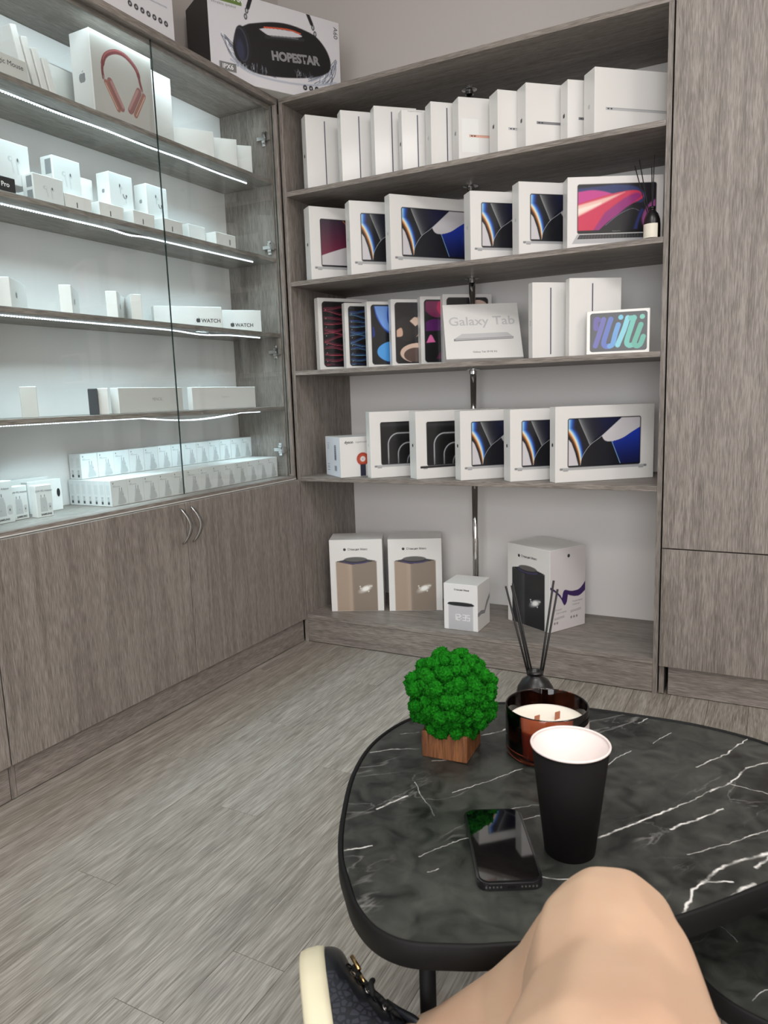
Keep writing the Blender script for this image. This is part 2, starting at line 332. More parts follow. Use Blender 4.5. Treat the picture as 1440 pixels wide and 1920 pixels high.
# ------------------------------------------------------------------ printed pictures (colour attribute on a fine flat grid)
class Pic:
    def __init__(s, nu, nv, asp, bg):
        s.nu, s.nv, s.asp = nu, nv, asp
        u, v = np.meshgrid(np.linspace(0, 1, nu + 1), np.linspace(0, 1, nv + 1)); s.U, s.V = u, v
        s.C = np.empty(u.shape + (3,)); s.C[:] = np.array(bg) / 255; s.px = 1. / nv
    def mixm(s, a, col):
        a = np.clip(a, 0, 1)[..., None]; c = np.asarray(col, float)
        if c.max() > 1.001: c = c / 255
        s.C = s.C * (1 - a) + c * a
    def inside(s, pts):
        P = np.array(pts, float); r = np.zeros(s.U.shape, bool); j = len(P) - 1
        for i in range(len(P)):
            xi, yi = P[i]; xj, yj = P[j]
            if yi != yj: r ^= ((yi > s.V) != (yj > s.V)) & (s.U < (xj - xi) * (s.V - yi) / (yj - yi) + xi)
            j = i
        return r
    def dist(s, pts, closed=False):
        P = [np.array(p, float) * (s.asp, 1) for p in pts]; X, Y = s.U * s.asp, s.V; d = np.full(X.shape, 9.)
        if closed: P.append(P[0])
        for a, b in zip(P, P[1:]):
            ab = b - a; t = np.clip(((X - a[0]) * ab[0] + (Y - a[1]) * ab[1]) / (ab @ ab + 1e-12), 0, 1)
            d = np.minimum(d, np.hypot(X - a[0] - t * ab[0], Y - a[1] - t * ab[1]))
        return d
    def poly(s, pts, col, soft=None):
        soft = soft or s.px * .7; d = s.dist(pts, True); ins = s.inside(pts); sd = np.where(ins, d, -d)
        s.mixm(sd / soft + .5, col); return ins
    def line(s, pts, w, col, a=1, soft=None):
        soft = soft or s.px * .8; s.mixm(np.clip((w - s.dist(pts)) / soft + .5, 0, 1) * a, col)
    def ell(s, cx, cy, rx, ry, col, rot=0, a=1, soft=None):
        X = (s.U - cx) * s.asp; Y = s.V - cy; c, n = math.cos(rot), math.sin(rot)
        q = np.hypot((X * c + Y * n) / rx, (-X * n + Y * c) / ry); soft = soft or s.px * .8 / min(rx, ry)
        s.mixm(np.clip((1 - q) / soft + .5, 0, 1) * a, col)
    def rrect(s, u0, u1, v0, v1, r, col, a=1):
        X = np.abs(s.U - (u0 + u1) / 2) * s.asp - (u1 - u0) / 2 * s.asp + r; Y = np.abs(s.V - (v0 + v1) / 2) - (v1 - v0) / 2 + r
        d = np.hypot(np.maximum(X, 0), np.maximum(Y, 0)) + np.minimum(np.maximum(X, Y), 0) - r
        s.mixm(np.clip(-d / s.px + .5, 0, 1) * a, col)
    def mesh(s, name, rough='print'):
        nu, nv = s.nu, s.nv; nvt = (nu + 1) * (nv + 1); me = bpy.data.meshes.new(name)
        co = np.zeros((nvt, 3)); co[:, 0] = s.U.ravel(); co[:, 2] = s.V.ravel()
        i = np.arange(nu)[None, :] + (nu + 1) * np.arange(nv)[:, None]; i = i.ravel()
        q = np.stack([i, i + 1, i + nu + 2, i + nu + 1], 1).astype(np.int32)
        me.vertices.add(nvt); me.vertices.foreach_set('co', co.ravel()); me.loops.add(q.size); me.loops.foreach_set('vertex_index', q.ravel())
        me.polygons.add(len(q)); me.polygons.foreach_set('loop_start', np.arange(0, q.size, 4)); me.polygons.foreach_set('loop_total', np.full(len(q), 4))
        me.update(calc_edges=True)
        c = np.clip(s.C, 0, 1); c = np.where(c <= .04045, c / 12.92, ((c + .055) / 1.055) ** 2.4)
        a = me.color_attributes.new('Col', 'FLOAT_COLOR', 'POINT'); a.data.foreach_set('color', np.concatenate([c.reshape(-1, 3), np.ones((nvt, 1))], 1).ravel())
        me.materials.append(M[rough]); return me
BG = (229, 227, 224)
def curve(pts, n=8):
    P = [np.array(p, float) for p in pts]; P = [2 * P[0] - P[1]] + P + [2 * P[-1] - P[-2]]; o = []
    for i in range(1, len(P) - 2):
        for k in range(n):
            t = k / n; a, b, c, d = P[i - 1:i + 3]
            o.append(tuple(.5 * ((2 * b) + (c - a) * t + (2 * a - 5 * b + 4 * c - d) * t * t + (3 * b - a - 3 * c + d) * t ** 3)))
    o.append(tuple(P[-2])); return o

def laptop_base(p, u0, u1, v0, v1, dark=False):
    g = (175, 176, 178) if not dark else (38, 38, 40)
    p.rrect(u0, u1, v0, v1, .012, g); p.rrect(u0 + .002, u0 + .03, v0 + .006, v1 - .004, .006, tuple(x * .72 for x in g))
    p.rrect(u1 - .03, u1 - .002, v0 + .006, v1 - .004, .006, tuple(x * .72 for x in g))
    p.rrect(u0 + .035, u0 + .085, v0 - .012, v0 + .001, .005, (150, 150, 152)); p.rrect(u1 - .085, u1 - .035, v0 - .012, v0 + .001, .005, (150, 150, 152))
SX = dict(u0=.12, u1=.862, v0=.19, v1=.845)
def scr(s, t): return (SX['u0'] + s * (SX['u1'] - SX['u0']), SX['v0'] + t * (SX['v1'] - SX['v0']))
def clip_screen(p, base):
    """paint outside of the rounded screen back to base"""
    u0, u1, v0, v1 = SX['u0'], SX['u1'], SX['v0'], SX['v1']; r = .03
    X = np.abs(p.U - (u0 + u1) / 2) * p.asp - (u1 - u0) / 2 * p.asp + r; Y = np.abs(p.V - (v0 + v1) / 2) - (v1 - v0) / 2 + r
    d = np.hypot(np.maximum(X, 0), np.maximum(Y, 0)) + np.minimum(np.maximum(X, Y), 0) - r
    p.mixm(np.clip((d + .011) / p.px + .5, 0, 1), (14, 14, 18)); a = np.clip(d / p.px + .5, 0, 1)[..., None]
    p.C = p.C * (1 - a) + base * a
def art_blue():
    p = Pic(190, 132, 1.42, BG); base = p.C.copy()
    S = (p.U - SX['u0']) / (SX['u1'] - SX['u0']); T = (p.V - SX['v0']) / (SX['v1'] - SX['v0'])
    p.mixm(np.ones(p.U.shape), (15, 16, 22))
    p.mixm(np.exp(-((S - .55) / .22) ** 2) * np.clip(T * 1.3 - .3, 0, 1), (22, 26, 66))
    ridge = [scr(*q) for q in curve([(.14, 1.0), (.19, .82), (.25, .62), (.30, .44)])] + [scr(.62, 1.02)]
    ins = p.inside(ridge); w = np.exp(-np.abs(S - (.14 + (1 - T) * .28)) / .07)
    p.mixm(ins * np.clip(w, 0, 1) * .85, (150, 152, 152)); p.line(ridge[:24], .004, (175, 180, 178), .8)
    # rainbow band
    c = np.array([.0, .0]); tt = np.linspace(0, 1, 12)
    L = curve([(-.06, .80), (0.0, .69), (.07, .52), (.13, .29), (.165, .06), (.17, -.02)])
    Ly = np.array([q[1] for q in L])[::-1]; Lx = np.array([q[0] for q in L])[::-1]
    xl = np.interp(T, Ly, Lx); wd = np.interp(T, [0, .3, .7, 1], [.03, .09, .15, .17]); k = (S - xl) / wd
    stops = [(-.12, (16, 12, 14)), (.08, (120, 66, 30)), (.22, (226, 160, 92)), (.36, (246, 236, 214)), (.5, (140, 196, 240)), (.68, (46, 104, 196)), (.85, (22, 44, 110)), (1.05, (14, 15, 22))]
    col = np.stack([np.interp(k, [q[0] for q in stops], [q[1][i] / 255 for q in stops]) for i in range(3)], -1)
    mk = ((k > -.12) & (k < 1.05))[..., None]; p.C = np.where(mk, col, p.C)
    p.poly([scr(*q) for q in [(-.02, .62), (0, .60), (.05, .50), (.10, .30), (.145, .04), (.145, -.02), (-.02, -.02)]], (208, 204, 208))
    arc = curve([(.172, .04), (.2, .22), (.30, .44), (.46, .62), (.75, 1.0)])
    p.poly([scr(*q) for q in arc + [(.9, .6), (.7, 0), (.2, 0)]], (14, 15, 22), .004)
    p.mixm(p.inside([scr(*q) for q in [(.2, .0), (.3, .4), (.46, .6), (.6, .5), (.7, 0)]]) * np.clip(1 - np.abs(S - .5) / .3, 0, 1) * .5, (40, 42, 50))
    wt = curve([(.46, .62), (.50, .53), (.56, .50), (.64, .51), (.76, .57), (.88, .68), (1.02, .80)])
    p.poly([scr(*q) for q in wt + [(1.02, 1.02), (.76, 1.02)]], (206, 202, 206))
    bl = [scr(*q) for q in [(.60, .50)] + wt[24:] + [(1.02, 0), (.72, .02)]]
    ins = p.inside(bl); g = np.clip(T / .7, 0, 1)[..., None]; cc = np.array([16, 20, 60]) / 255 * (1 - g) + np.array([28, 58, 176]) / 255 * g
    p.C = np.where(ins[..., None], cc, p.C)
    p.line([scr(.60, .5), scr(.72, .04)], .004, (150, 200, 240)); p.line([scr(*q) for q in arc], .0035, (180, 186, 190))
    p.mixm((T < .035) * 1., (20, 20, 30))
    clip_screen(p, base); laptop_base(p, .04, .93, .155, .188)
    return p.mesh('picture_laptop_blue')
def art_red():
    p = Pic(190, 132, 1.42, BG); base = p.C.copy()
    S = (p.U - SX['u0']) / (SX['u1'] - SX['u0']); T = (p.V - SX['v0']) / (SX['v1'] - SX['v0'])
    g = np.clip(1.1 - T, 0, 1)[..., None]; p.C = np.array([42, 36, 52]) / 255 * (1 - g) + np.array([130, 28, 62]) / 255 * g
    p.poly([scr(*q) for q in [(.36, 1.02), (.45, .85), (.6, .6), (1.1, .5), (1.1, 1.1)]], (24, 22, 26)); p.line([scr(.36, 1), scr(.46, .84), scr(.6, .6)], .005, (214, 120, 60))
    p.poly([scr(*q) for q in curve([(-.02, .22), (.2, .33), (.5, .45), (1.02, .55)]) + [(1.02, -.02), (-.02, -.02)]], (206, 202, 204))
    p.poly([scr(*q) for q in [(.36, -.02), (.6, .16), (1.02, .3), (1.02, -.02)]], (30, 26, 32))
    p.mixm((T < .04) * 1., (28, 24, 34))
    clip_screen(p, base); laptop_base(p, .04, .93, .155, .188)
    return p.mesh('picture_laptop_red')
def art_black(dark):
    p = Pic(190, 132, 1.42, BG); base = p.C.copy()
    p.mixm(np.ones(p.U.shape), (12, 12, 13))
    X = (p.U - SX['u0']) / (SX['u1'] - SX['u0']) * 1.6; T = (p.V - SX['v0']) / (SX['v1'] - SX['v0'])
    p.mixm(np.exp(-((T - .93) / .05) ** 2) * .35, (90, 92, 96))
    for u_, top, br in ((.19, .73, 1), (.44, .50, .95), (.67, .30, .9)):
        # rounded-corner arch: left leg at u_, top edge at `top`
        R = .27; cx, cy = u_ + R, top - R
        d = np.where((X < cx) & (T > cy), np.abs(np.hypot(X - cx, T - cy) - R), np.where(X < cx, np.abs(X - u_), np.abs(T - top)))
        d = np.where((X > cx) & (T < cy - .02), 9, d)
        ok = (X >= u_ - .05) & (T <= top + .05)
        p.mixm(ok * np.exp(-(d / .016) ** 2) * br * np.clip(.35 + (T + .15) * 1.8, 0, 1), (206, 208, 212))
        ins = (X > u_) & (T < top) & ~((X < cx) & (T > cy) & (np.hypot(X - cx, T - cy) > R))
        p.mixm(ins * np.exp(-d / .05) * .30, (96, 98, 102))
    clip_screen(p, base); laptop_base(p, .04, .93, .155, .188, dark)
    return p.mesh('picture_laptop_black')
def art_pink():
    p = Pic(190, 132, 1.42, BG); p.C[:] = np.array((226, 222, 220)) / 255; base = p.C.copy(); global SX; old = dict(SX); SX.update(u0=.1, u1=.93, v0=.2, v1=.90)
    T = (p.V - SX['v0']) / (SX['v1'] - SX['v0'])
    p.mixm(np.ones(p.U.shape), (18, 16, 24))
    p.poly([scr(*q) for q in curve([(0, .92), (.25, .95), (.5, .98), (.75, .92), (.86, .75), (.8, .6), (.5, .7), (.2, .75), (0, .8)])], (40, 54, 104), .03)
    p.poly([scr(*q) for q in curve([(0, .85), (.2, .88), (.4, .82), (.5, .72), (.3, .62), (0, .55)])], (196, 62, 140), .02)
    p.poly([scr(*q) for q in curve([(-.02, .60), (.3, .74), (.55, .83), (.75, .85), (.84, .74), (.8, .66), (.6, .5), (.25, .1), (.12, -.02), (-.02, -.02)])], (206, 50, 84), .015)
    p.poly([scr(*q) for q in curve([(.35, .42), (.6, .70), (.75, .80), (.8, .72), (.6, .48), (.3, .05), (.2, .05)])], (150, 40, 120), .03)
    p.poly([scr(*q) for q in [(-.02, .57), (.45, .76), (.6, .82), (.2, .50), (-.02, .33)]], (238, 190, 178), .03)
    p.poly([scr(*q) for q in [(-.02, .50), (.30, .63), (.3, .6), (-.02, .38)]], (246, 226, 214), .03)
    p.poly([scr(*q) for q in curve([(.22, -.02), (.42, .26), (.62, .46), (.76, .52), (.72, .2), (.66, -.02)])], (14, 13, 20), .015)
    p.line([scr(*q) for q in curve([(.36, .16), (.5, .34), (.64, .46), (.72, .48), (.78, .44)])], .003, (150, 150, 170), .9)
    p.poly([scr(*q) for q in curve([(.84, .1), (.82, .3), (.88, .52), (.98, .66), (1.02, .6), (1.02, 0), (.86, -.02)])], (150, 74, 134), .03)
    p.poly([scr(*q) for q in curve([(.76, -.02), (.78, .2), (.84, .44), (.8, .46), (.74, .2), (.7, -.02)])], (38, 46, 104), .02)
    p.mixm((T < .07) * 1., (14, 14, 18)); clip_screen(p, base)
    # keyboard deck seen from above
    p.poly([(.10, .195), (.93, .195), (.985, .06), (.045, .06)], (176, 176, 178)); p.poly([(.125, .185), (.905, .185), (.93, .125), (.1, .125)], (44, 44, 46))
    for k in range(26): p.line([(.14 + k * .03, .183), (.125 + k * .031, .127)], .0016, (120, 120, 120))
    p.line([(.11, .155), (.92, .155)], .0016, (120, 120, 120))
    SX = old
    return p.mesh('picture_laptop_pink')
def tablet_frame(p, base, mg=.055):
    r = .05; X = np.abs(p.U - .5) * p.asp - (.5 * p.asp - mg) + r; Y = np.abs(p.V - .5) - (.5 - mg * .8) + r
    d = np.hypot(np.maximum(X, 0), np.maximum(Y, 0)) + np.minimum(np.maximum(X, Y), 0) - r
    p.mixm(np.clip((d + .022) / p.px + .5, 0, 1), (20, 20, 24)); a = np.clip(d / p.px + .5, 0, 1)[..., None]; p.C = p.C * (1 - a) + base * a
def tab(fn, name, asp=.78):
    p = Pic(100, 130, asp, BG); base = p.C.copy(); p.mixm(np.ones(p.U.shape), (14, 14, 18)); fn(p); tablet_frame(p, base); return p.mesh(name)
def waves(c1, c2):
    def f(p):
        for k in range(13):
            v = .07 + k * .072; a = .028 * math.sin(k * 1.9 + 1)
            for j, cc in ((0, c1), (1, c2)):
                pts = [(x, v + a * math.sin(3 + 6 * x + k) + (.02 * j) + .03 * math.sin(9 * x + k * 2) * (.4 + x * .6)) for x in np.linspace(.06, 1, 14)]
                p.line(pts, .0032, cc, .85 - .25 * ((k + j) % 2)); p.line(pts, .009, cc, .22, .02)
        for k in range(7): p.ell(.14, .12 + k * .12, .006, .006, (190, 190, 200))
    return f
def blobs(spec):
    def f(p):
        for kind, a, col in spec:
            if kind == 'e': p.ell(*a[:4], col, *(a[4:]))
            else: p.poly(curve(a), col, .012)
    return f
PIC = {}
PIC['blue'] = art_blue(); PIC['red'] = art_red(); PIC['blk'] = art_black(False); PIC['blkd'] = art_black(True); PIC['pink'] = art_pink()
PIC['t1'] = tab(waves((230, 90, 110), (150, 40, 80)), 'picture_tablet_red_waves')
PIC['t2'] = tab(waves((120, 190, 240), (50, 90, 190)), 'picture_tablet_blue_waves')
PIC['t3'] = tab(blobs([('p', [(.12, 1), (.2, .75), (.4, .55), (.7, .45), (1.1, .5), (1.1, 1.05)], (38, 84, 190)), ('p', [(.14, .98), (.2, .8), (.33, .62), (.5, .55), (.42, .75), (.45, 1)], (120, 165, 235)), ('p', [(.55, 1), (.45, .8), (.5, .6), (.75, .5), (1, .55), (1, 1)], (20, 50, 150)),
    ('e', (.62, .24, .34, .17, 0, 1), (80, 160, 230)), ('e', (.78, .30, .24, .15, 0, 1), (22, 30, 60)), ('p', [(.1, .45), (.15, .5), (.12, .62), (.05, .6)], (26, 50, 130)), ('p', [(.3, .04), (.6, .12), (1, .02), (1, 0), (.3, 0)], (30, 44, 120))]), 'picture_tablet_blue_petals')
PIC['t4'] = tab(blobs([('e', (.5, .58, .30, .13, .5, 1), (196, 158, 136)), ('e', (.32, .56, .20, .18, 0, 1), (30, 26, 26)), ('p', [(.05, .52), (.2, .58), (.22, .46), (.05, .44)], (206, 168, 146)), ('p', [(.7, .8), (1, .95), (1, .8), (.8, .72)], (200, 190, 180)),
    ('e', (.55, .20, .30, .15, 0, 1), (214, 186, 168)), ('e', (.5, .17, .2, .11, 0, 1), (90, 70, 64)), ('p', [(.5, .04), (.8, .1), (.8, .03)], (200, 190, 182)), ('p', [(.38, .68), (.5, .74), (.6, .66), (.5, .6)], (222, 196, 178))]), 'picture_tablet_sand_petals')
PIC['t5'] = tab(blobs([('p', [(.05, 1), (.1, .8), (.3, .7), (.5, .75), (.5, 1)], (120, 24, 80)), ('p', [(.4, 1), (.35, .8), (.6, .65), (.9, .75), (.9, 1)], (190, 30, 90)), ('p', [(.05, .62), (.3, .68), (.6, .6), (.5, .52), (.1, .5)], (86, 20, 96)),
    ('p', [(.5, .45), (.7, .35), (1, .4), (1, .62), (.7, .6)], (170, 24, 70)), ('p', [(.1, .33), (.2, .45), (.3, .34)], (226, 110, 170)), ('p', [(.3, .1), (.5, .25), (.9, .2), (.9, .05)], (84, 16, 60))]), 'picture_tablet_magenta')
PIC['t6'] = tab(blobs([('e', (.72, .83, .15, .09, 0, 1), (220, 190, 176)), ('e', (.62, .72, .15, .1, 0, 1), (160, 130, 118)), ('e', (.3, .4, .2, .15, 0, 1), (60, 50, 48))]), 'picture_tablet_black_rose')
def art_mini():
    p = Pic(150, 104, 1.4, (236, 233, 228)); p.rrect(.05, .965, .05, .95, .06, (24, 24, 28)); p.rrect(.065, .95, .072, .928, .05, (44, 44, 50))
    cs = [(70, 66, 150), (82, 84, 170), (90, 110, 190), (96, 160, 210), (120, 196, 214), (96, 180, 170), (90, 170, 154), (104, 186, 164)]
    def st(a, b, c): p.line([a, b], .044, c)
    # slanted looping strokes of the four big letters
    w = .058
    p.line(curve([(.185, .80), (.15, .80), (.145, .60)]), w, (82, 66, 150)); p.line(curve([(.27, .80), (.22, .55), (.14, .19)]), w, (86, 84, 166))
    p.line(curve([(.385, .80), (.33, .55), (.275, .26), (.31, .17), (.37, .18)]), w, (74, 98, 182)); p.line(curve([(.505, .66), (.46, .45), (.42, .22), (.37, .17)]), w, (88, 150, 212)); p.ell(.545, .83, w, w, (104, 186, 214))
    p.line(curve([(.655, .81), (.60, .55), (.50, .19)]), w, (122, 200, 216)); p.line(curve([(.755, .81), (.70, .55), (.645, .26), (.68, .17), (.74, .18)]), w, (96, 184, 172))
    p.line(curve([(.77, .81), (.74, .55), (.735, .2)])[:0] or [(.70, .80), (.76, .80)], w, (96, 184, 172)); p.line(curve([(.865, .64), (.81, .42), (.765, .22), (.80, .15), (.86, .19), (.905, .36)]), w, (82, 168, 148)); p.ell(.885, .82, w, w, (108, 190, 168))
    return p.mesh('picture_tablet_letters')
PIC['mini'] = art_mini()
def art_headphones():
    p = Pic(160, 160, 1.03, (192, 189, 184))
    arc = curve([(.165, .48), (.163, .61), (.225, .76), (.375, .86), (.53, .88), (.66, .83), (.75, .745), (.785, .61), (.81, .54)])
    p.line(arc, .020, (122, 58, 62)); p.line(arc[10:52], .029, (122, 58, 62)); p.line([(a_, b_ + .016) for a_, b_ in arc[12:50]], .008, (170, 96, 96))
    p.line([(.165, .50), (.19, .44)], .008, (160, 140, 135)); p.line([(.81, .55), (.825, .48)], .008, (160, 140, 135))
    for (a_, b_, c_, d_, k) in ((.205, .44, .375, .165, 1), (.835, .475, .665, .18, -1)):
        p.line([(a_, b_), (c_, d_)], .034, (160, 108, 94)); p.line([(a_ - .012 * k, b_ - .01), (c_ - .012 * k, d_)], .006, (222, 186, 168))
        p.line([(a_ + .065 * k if k > 0 else a_ - .085, b_ + .03), (c_ + .06 * k if k > 0 else c_ - .085, d_ + .035)], .046, (150, 100, 98)); p.line([(a_ + .045 * k, b_ + .01), (c_ + .04 * k, d_ + .02)], .004, (124, 74, 72))
        p.line([(a_ + .085 * k if k > 0 else a_ - .105, b_ + .03), (c_ + .08 * k if k > 0 else c_ - .105, d_ + .05)], .018, (184, 138, 134))
    return p.mesh('picture_headphones')
PIC['hp'] = art_headphones()
def art_station(base, dk, wh):
    p = Pic(100, 150, .68, BG)
    x0, x1 = .11, .89
    p.poly([(x0, 0), (x0, .70), (.42, .66), (x1, .70), (x1, 0)], base)
    p.mixm(((p.U > .36) & (p.U < x1) & (p.V < .70)) * np.clip((p.U - .36) / .1, 0, 1) * .55, dk)
    p.mixm(((p.U > x0) & (p.U < .42) & (p.V < .69)) * np.exp(-((p.U - .40) / .05) ** 2) * .3, tuple(min(255, c + 50) for c in base))
    p.poly([(x0, .703), (.36, .735), (.64, .735), (x1, .703), (.42, .655)], tuple(c * .45 for c in dk))
    p.ell(.49, .70, .165, .036, (62, 52, 104)); p.ell(.49, .715, .155, .036, (36, 34, 40)); p.ell(.49, .73, .145, .032, (92, 90, 88))
    p.ell(.66, .31, .085, .035, wh, .5, .85, .9); p.ell(.67, .315, .05, .032, (250, 248, 244), .3, 1, .8)
    for q in ((.56, .345), (.57, .32), (.78, .35), (.75, .35), (.72, .275)): p.ell(*q, .010, .010, wh)
    return p.mesh('picture_speaker')
PIC['st'] = art_station((168, 148, 130), (112, 102, 92), (225, 220, 212)); PIC['stb'] = art_station((44, 46, 48), (22, 24, 26), (200, 205, 205))
def art_side():
    p = Pic(100, 150, .68, (222, 216, 216))
    p.poly(curve([(-.02, .57), (.12, .52), (.28, .44), (.33, .40), (.36, .46), (.42, .49), (.6, .46), (.8, .46), (.92, .50), (1.02, .56)]) + curve([(1.02, .44), (.85, .385), (.7, .385), (.55, .41), (.50, .42), (.47, .34), (.41, .30), (.36, .33), (.30, .39), (.15, .48), (-.02, .54)]), (62, 40, 96))
    for v in (.17, .155): p.line([(.12, v - .01), (.4, v)], .003, (150, 145, 150))
    for v in (.22, .205): p.line([(.58, v - .01), (.88, v)], .003, (150, 145, 150))
    for u, v in ((.13, .10), (.2, .10), (.6, .13), (.68, .13), (.76, .13)): p.ell(u, v, .016, .016, (120, 116, 120), 0, .8)
    return p.mesh('picture_side')
PIC['side'] = art_side()
def art_clock():
    p = Pic(70, 92, .76, (236, 234, 233))
    p.poly([(.13, 0), (.13, .56), (.87, .56), (.87, 0)], (196, 195, 198)); p.mixm(((p.U > .13) & (p.U < .87) & (p.V < .56)) * np.clip(.3 - p.V, 0, .3), (160, 160, 165))
    p.poly(curve([(.10, .555), (.13, .585), (.22, .605), (.5, .61), (.78, .605), (.87, .585), (.90, .555), (.8, .535), (.5, .525), (.2, .535)]), (38, 39, 43))
    seg = {'1': 'bc', '2': 'abged', ':': '', '3': 'abgcd', '5': 'afgcd'}
    x = .27
    for ch in '12:35':
        if ch == ':':
            p.ell(x, .31, .010, .010, (250, 250, 250)); p.ell(x, .25, .010, .010, (250, 250, 250)); x += .05; continue
        w, hh = .085, .06; y = .28; A, B = (x, y + hh), (x + w, y + hh); Cc, D = (x, y), (x + w, y); E_, F = (x, y - hh), (x + w, y - hh)
        for sg in seg[ch]:
            a, b = {'a': (A, B), 'b': (B, D), 'c': (D, F), 'd': (E_, F), 'e': (Cc, E_), 'f': (A, Cc), 'g': (Cc, D)}[sg]; p.line([a, b], .006, (252, 252, 252))
        x += w + .035
    return p.mesh('picture_clock')
PIC['clock'] = art_clock()
def art_boom(full=True):
    p = Pic(230, 128, 1.8, (222, 220, 224)); rs = np.random.RandomState(3)
    def streak(x0, y0, x1, y1, bend, c): p.line(curve([(x0, y0), ((x0 + x1) / 2 + bend, (y0 + y1) / 2 - abs(bend)), (x1, y1)], 5), .0040, c, .95)
    cols = [(104, 112, 130), (160, 168, 184), (240, 243, 248), (84, 88, 104)]
    for k in range(46):
        t = rs.rand(); streak(.07 + .12 * t + rs.rand() * .03, .50 - .28 * t + rs.rand() * .05, .20 + .28 * rs.rand(), .20 - .06 * rs.rand(), -.02, cols[k % 4])
    for k in range(26):
        t = rs.rand(); streak(.97 - .12 * t + rs.rand() * .02, .52 - .18 * t + rs.rand() * .05, .72 + .2 * rs.rand(), .24 - .05 * rs.rand(), .02, cols[k % 4])
    p.line(curve([(.14, .24), (.28, .14), (.5, .12), (.75, .16), (.96, .26)]), .012, (176, 182, 196), .8)
    for x, y, x2, y2 in ((.315, 1.02, .285, .88), (.742, 1.02, .775, .90)): p.line([(x, y), (x2, y2)], .024, (24, 24, 26))
    for x, y in ((.275, .84), (.265, .77), (.785, .86), (.80, .79)): p.ell(x, y, .022, .034, (44, 44, 48)); p.ell(x, y, .010, .020, (206, 206, 212))
    out = curve([(.163, .44), (.19, .58), (.27, .68), (.32, .715), (.456, .785), (.584, .815), (.71, .80), (.81, .755), (.888, .63), (.92, .48), (.89, .36), (.744, .25), (.504, .17), (.312, .155), (.2, .24), (.165, .34), (.163, .44)])
    p.poly(out, (21, 20, 22)); p.line(out, .004, (52, 50, 54), .6)
    p.poly(curve([(.36, .67), (.41, .70), (.50, .725), (.62, .745), (.69, .725), (.67, .70), (.56, .655), (.44, .625), (.36, .67)]), (214, 212, 217))
    p.line(curve([(.40, .705), (.50, .735), (.60, .755), (.68, .745)]), .009, (214, 88, 58)); p.line(curve([(.41, .60), (.55, .64), (.70, .68)]), .020, (44, 43, 46)); p.line(curve([(.45, .625), (.58, .66), (.66, .675)]), .006, (120, 122, 126))
    p.ell(.235, .44, .105, .215, (30, 30, 34), .12); p.ell(.225, .44, .085, .19, (70, 72, 84), .12); p.ell(.222, .44, .076, .178, (30, 31, 44), .12); p.ell(.215, .38, .05, .12, (62, 66, 100), .12, .6, .6)
    for k in range(22):
        x = .17 + rs.rand() * .25; p.line([(x, .15 + rs.rand() * .05), (x + .03 * (rs.rand() - .5), .17 + rs.rand() * .10)], .0028, cols[k % 3], .8)
        x = .62 + rs.rand() * .28; p.line([(x, .20 + rs.rand() * .07), (x + .03 * (rs.rand() - .5), .24 + rs.rand() * .08)], .0028, cols[k % 3], .8)
    for k in range(6): p.ell(.700 + k * .048, .115 + .006 * k, .030, .032, (34, 34, 36)); p.ell(.700 + k * .048, .115 + .006 * k, .012, .012, (190, 190, 196))
    if not full:
        p.C[:] = np.array((222, 220, 224)) / 255; p.poly(curve([(.1, 1.02), (.3, .46), (.6, .36), (.90, .42), (.93, 1.02)]), (24, 24, 27), .006)
        for k in range(60): x = .3 + rs.rand() * .6; y = .40 + .3 * rs.rand(); p.line([(x, y), (x + .05 * (rs.rand() - .5), y + .07 * rs.rand())], .003, (70, 74, 78), .9)
        p.line(curve([(.05, .44), (.3, .36), (.6, .30), (.95, .34)]), .006, (150, 156, 168), .7)
        for k in range(7): p.ell(.66 + k * .046, .17, .028, .028, (34, 34, 36)); p.ell(.66 + k * .046, .17, .012, .012, (190, 190, 196))
        return p.mesh('picture_boombox')
    p.poly([(.056, .10), (.176, .10), (.176, .20), (.056, .20)], (124, 124, 122)); p.poly([(-.01, .87), (.24, .87), (.24, 1.01), (-.01, 1.01)], (104, 128, 60))
    return p.mesh('picture_boombox')
PIC['boom'] = art_boom(); PIC['boom2'] = art_boom(False)
def art_dyson():
    p = Pic(100, 64, 1.55, BG)
    p.ell(.36, .44, .155, .165, (176, 62, 52)); p.ell(.36, .44, .115, .125, (196, 84, 56)); p.ell(.36, .44, .066, .07, (238, 230, 230)); p.ell(.36, .44, .03, .03, (206, 200, 204))
    p.poly([(.315, 0), (.315, .30), (.405, .30), (.405, 0)], (44, 46, 66)); p.ell(.78, .44, .155, .165, (40, 42, 62)); p.ell(.78, .44, .066, .07, (238, 230, 230)); p.poly([(.735, 0), (.735, .30), (.825, .30), (.825, 0)], (44, 46, 66))
    return p.mesh('picture_hair_dryer')
PIC['dy'] = art_dyson()
def art_dyson_side():
    p = Pic(70, 64, 1.1, (232, 235, 242))
    for v in (.84, .80, .77, .73, .70): p.line([(.14, v), (.30 if v > .82 else .26, v)], .004, (150, 150, 165))
    p.poly([(.62, .42), (.74, .42), (.74, .80), (.62, .80)], (110, 112, 126))
    for k in range(16): p.line([(.62, .43 + k * .024), (.74, .43 + k * .024)], .003, (60, 62, 74) if k % 2 else (200, 200, 210))
    p.poly([(.60, .14), (.76, .14), (.76, .28), (.60, .28)], (200, 200, 208))
    for k in range(8): p.line([(.61 + k * .02, .15), (.61 + k * .02, .27)], .004, (70, 72, 84))
    for v in (.30, .24, .2, .14): p.line([(.12, v), (.26, v)], .005, (90, 90, 105))
    return p.mesh('picture_side_panel')
PIC['dys'] = art_dyson_side()
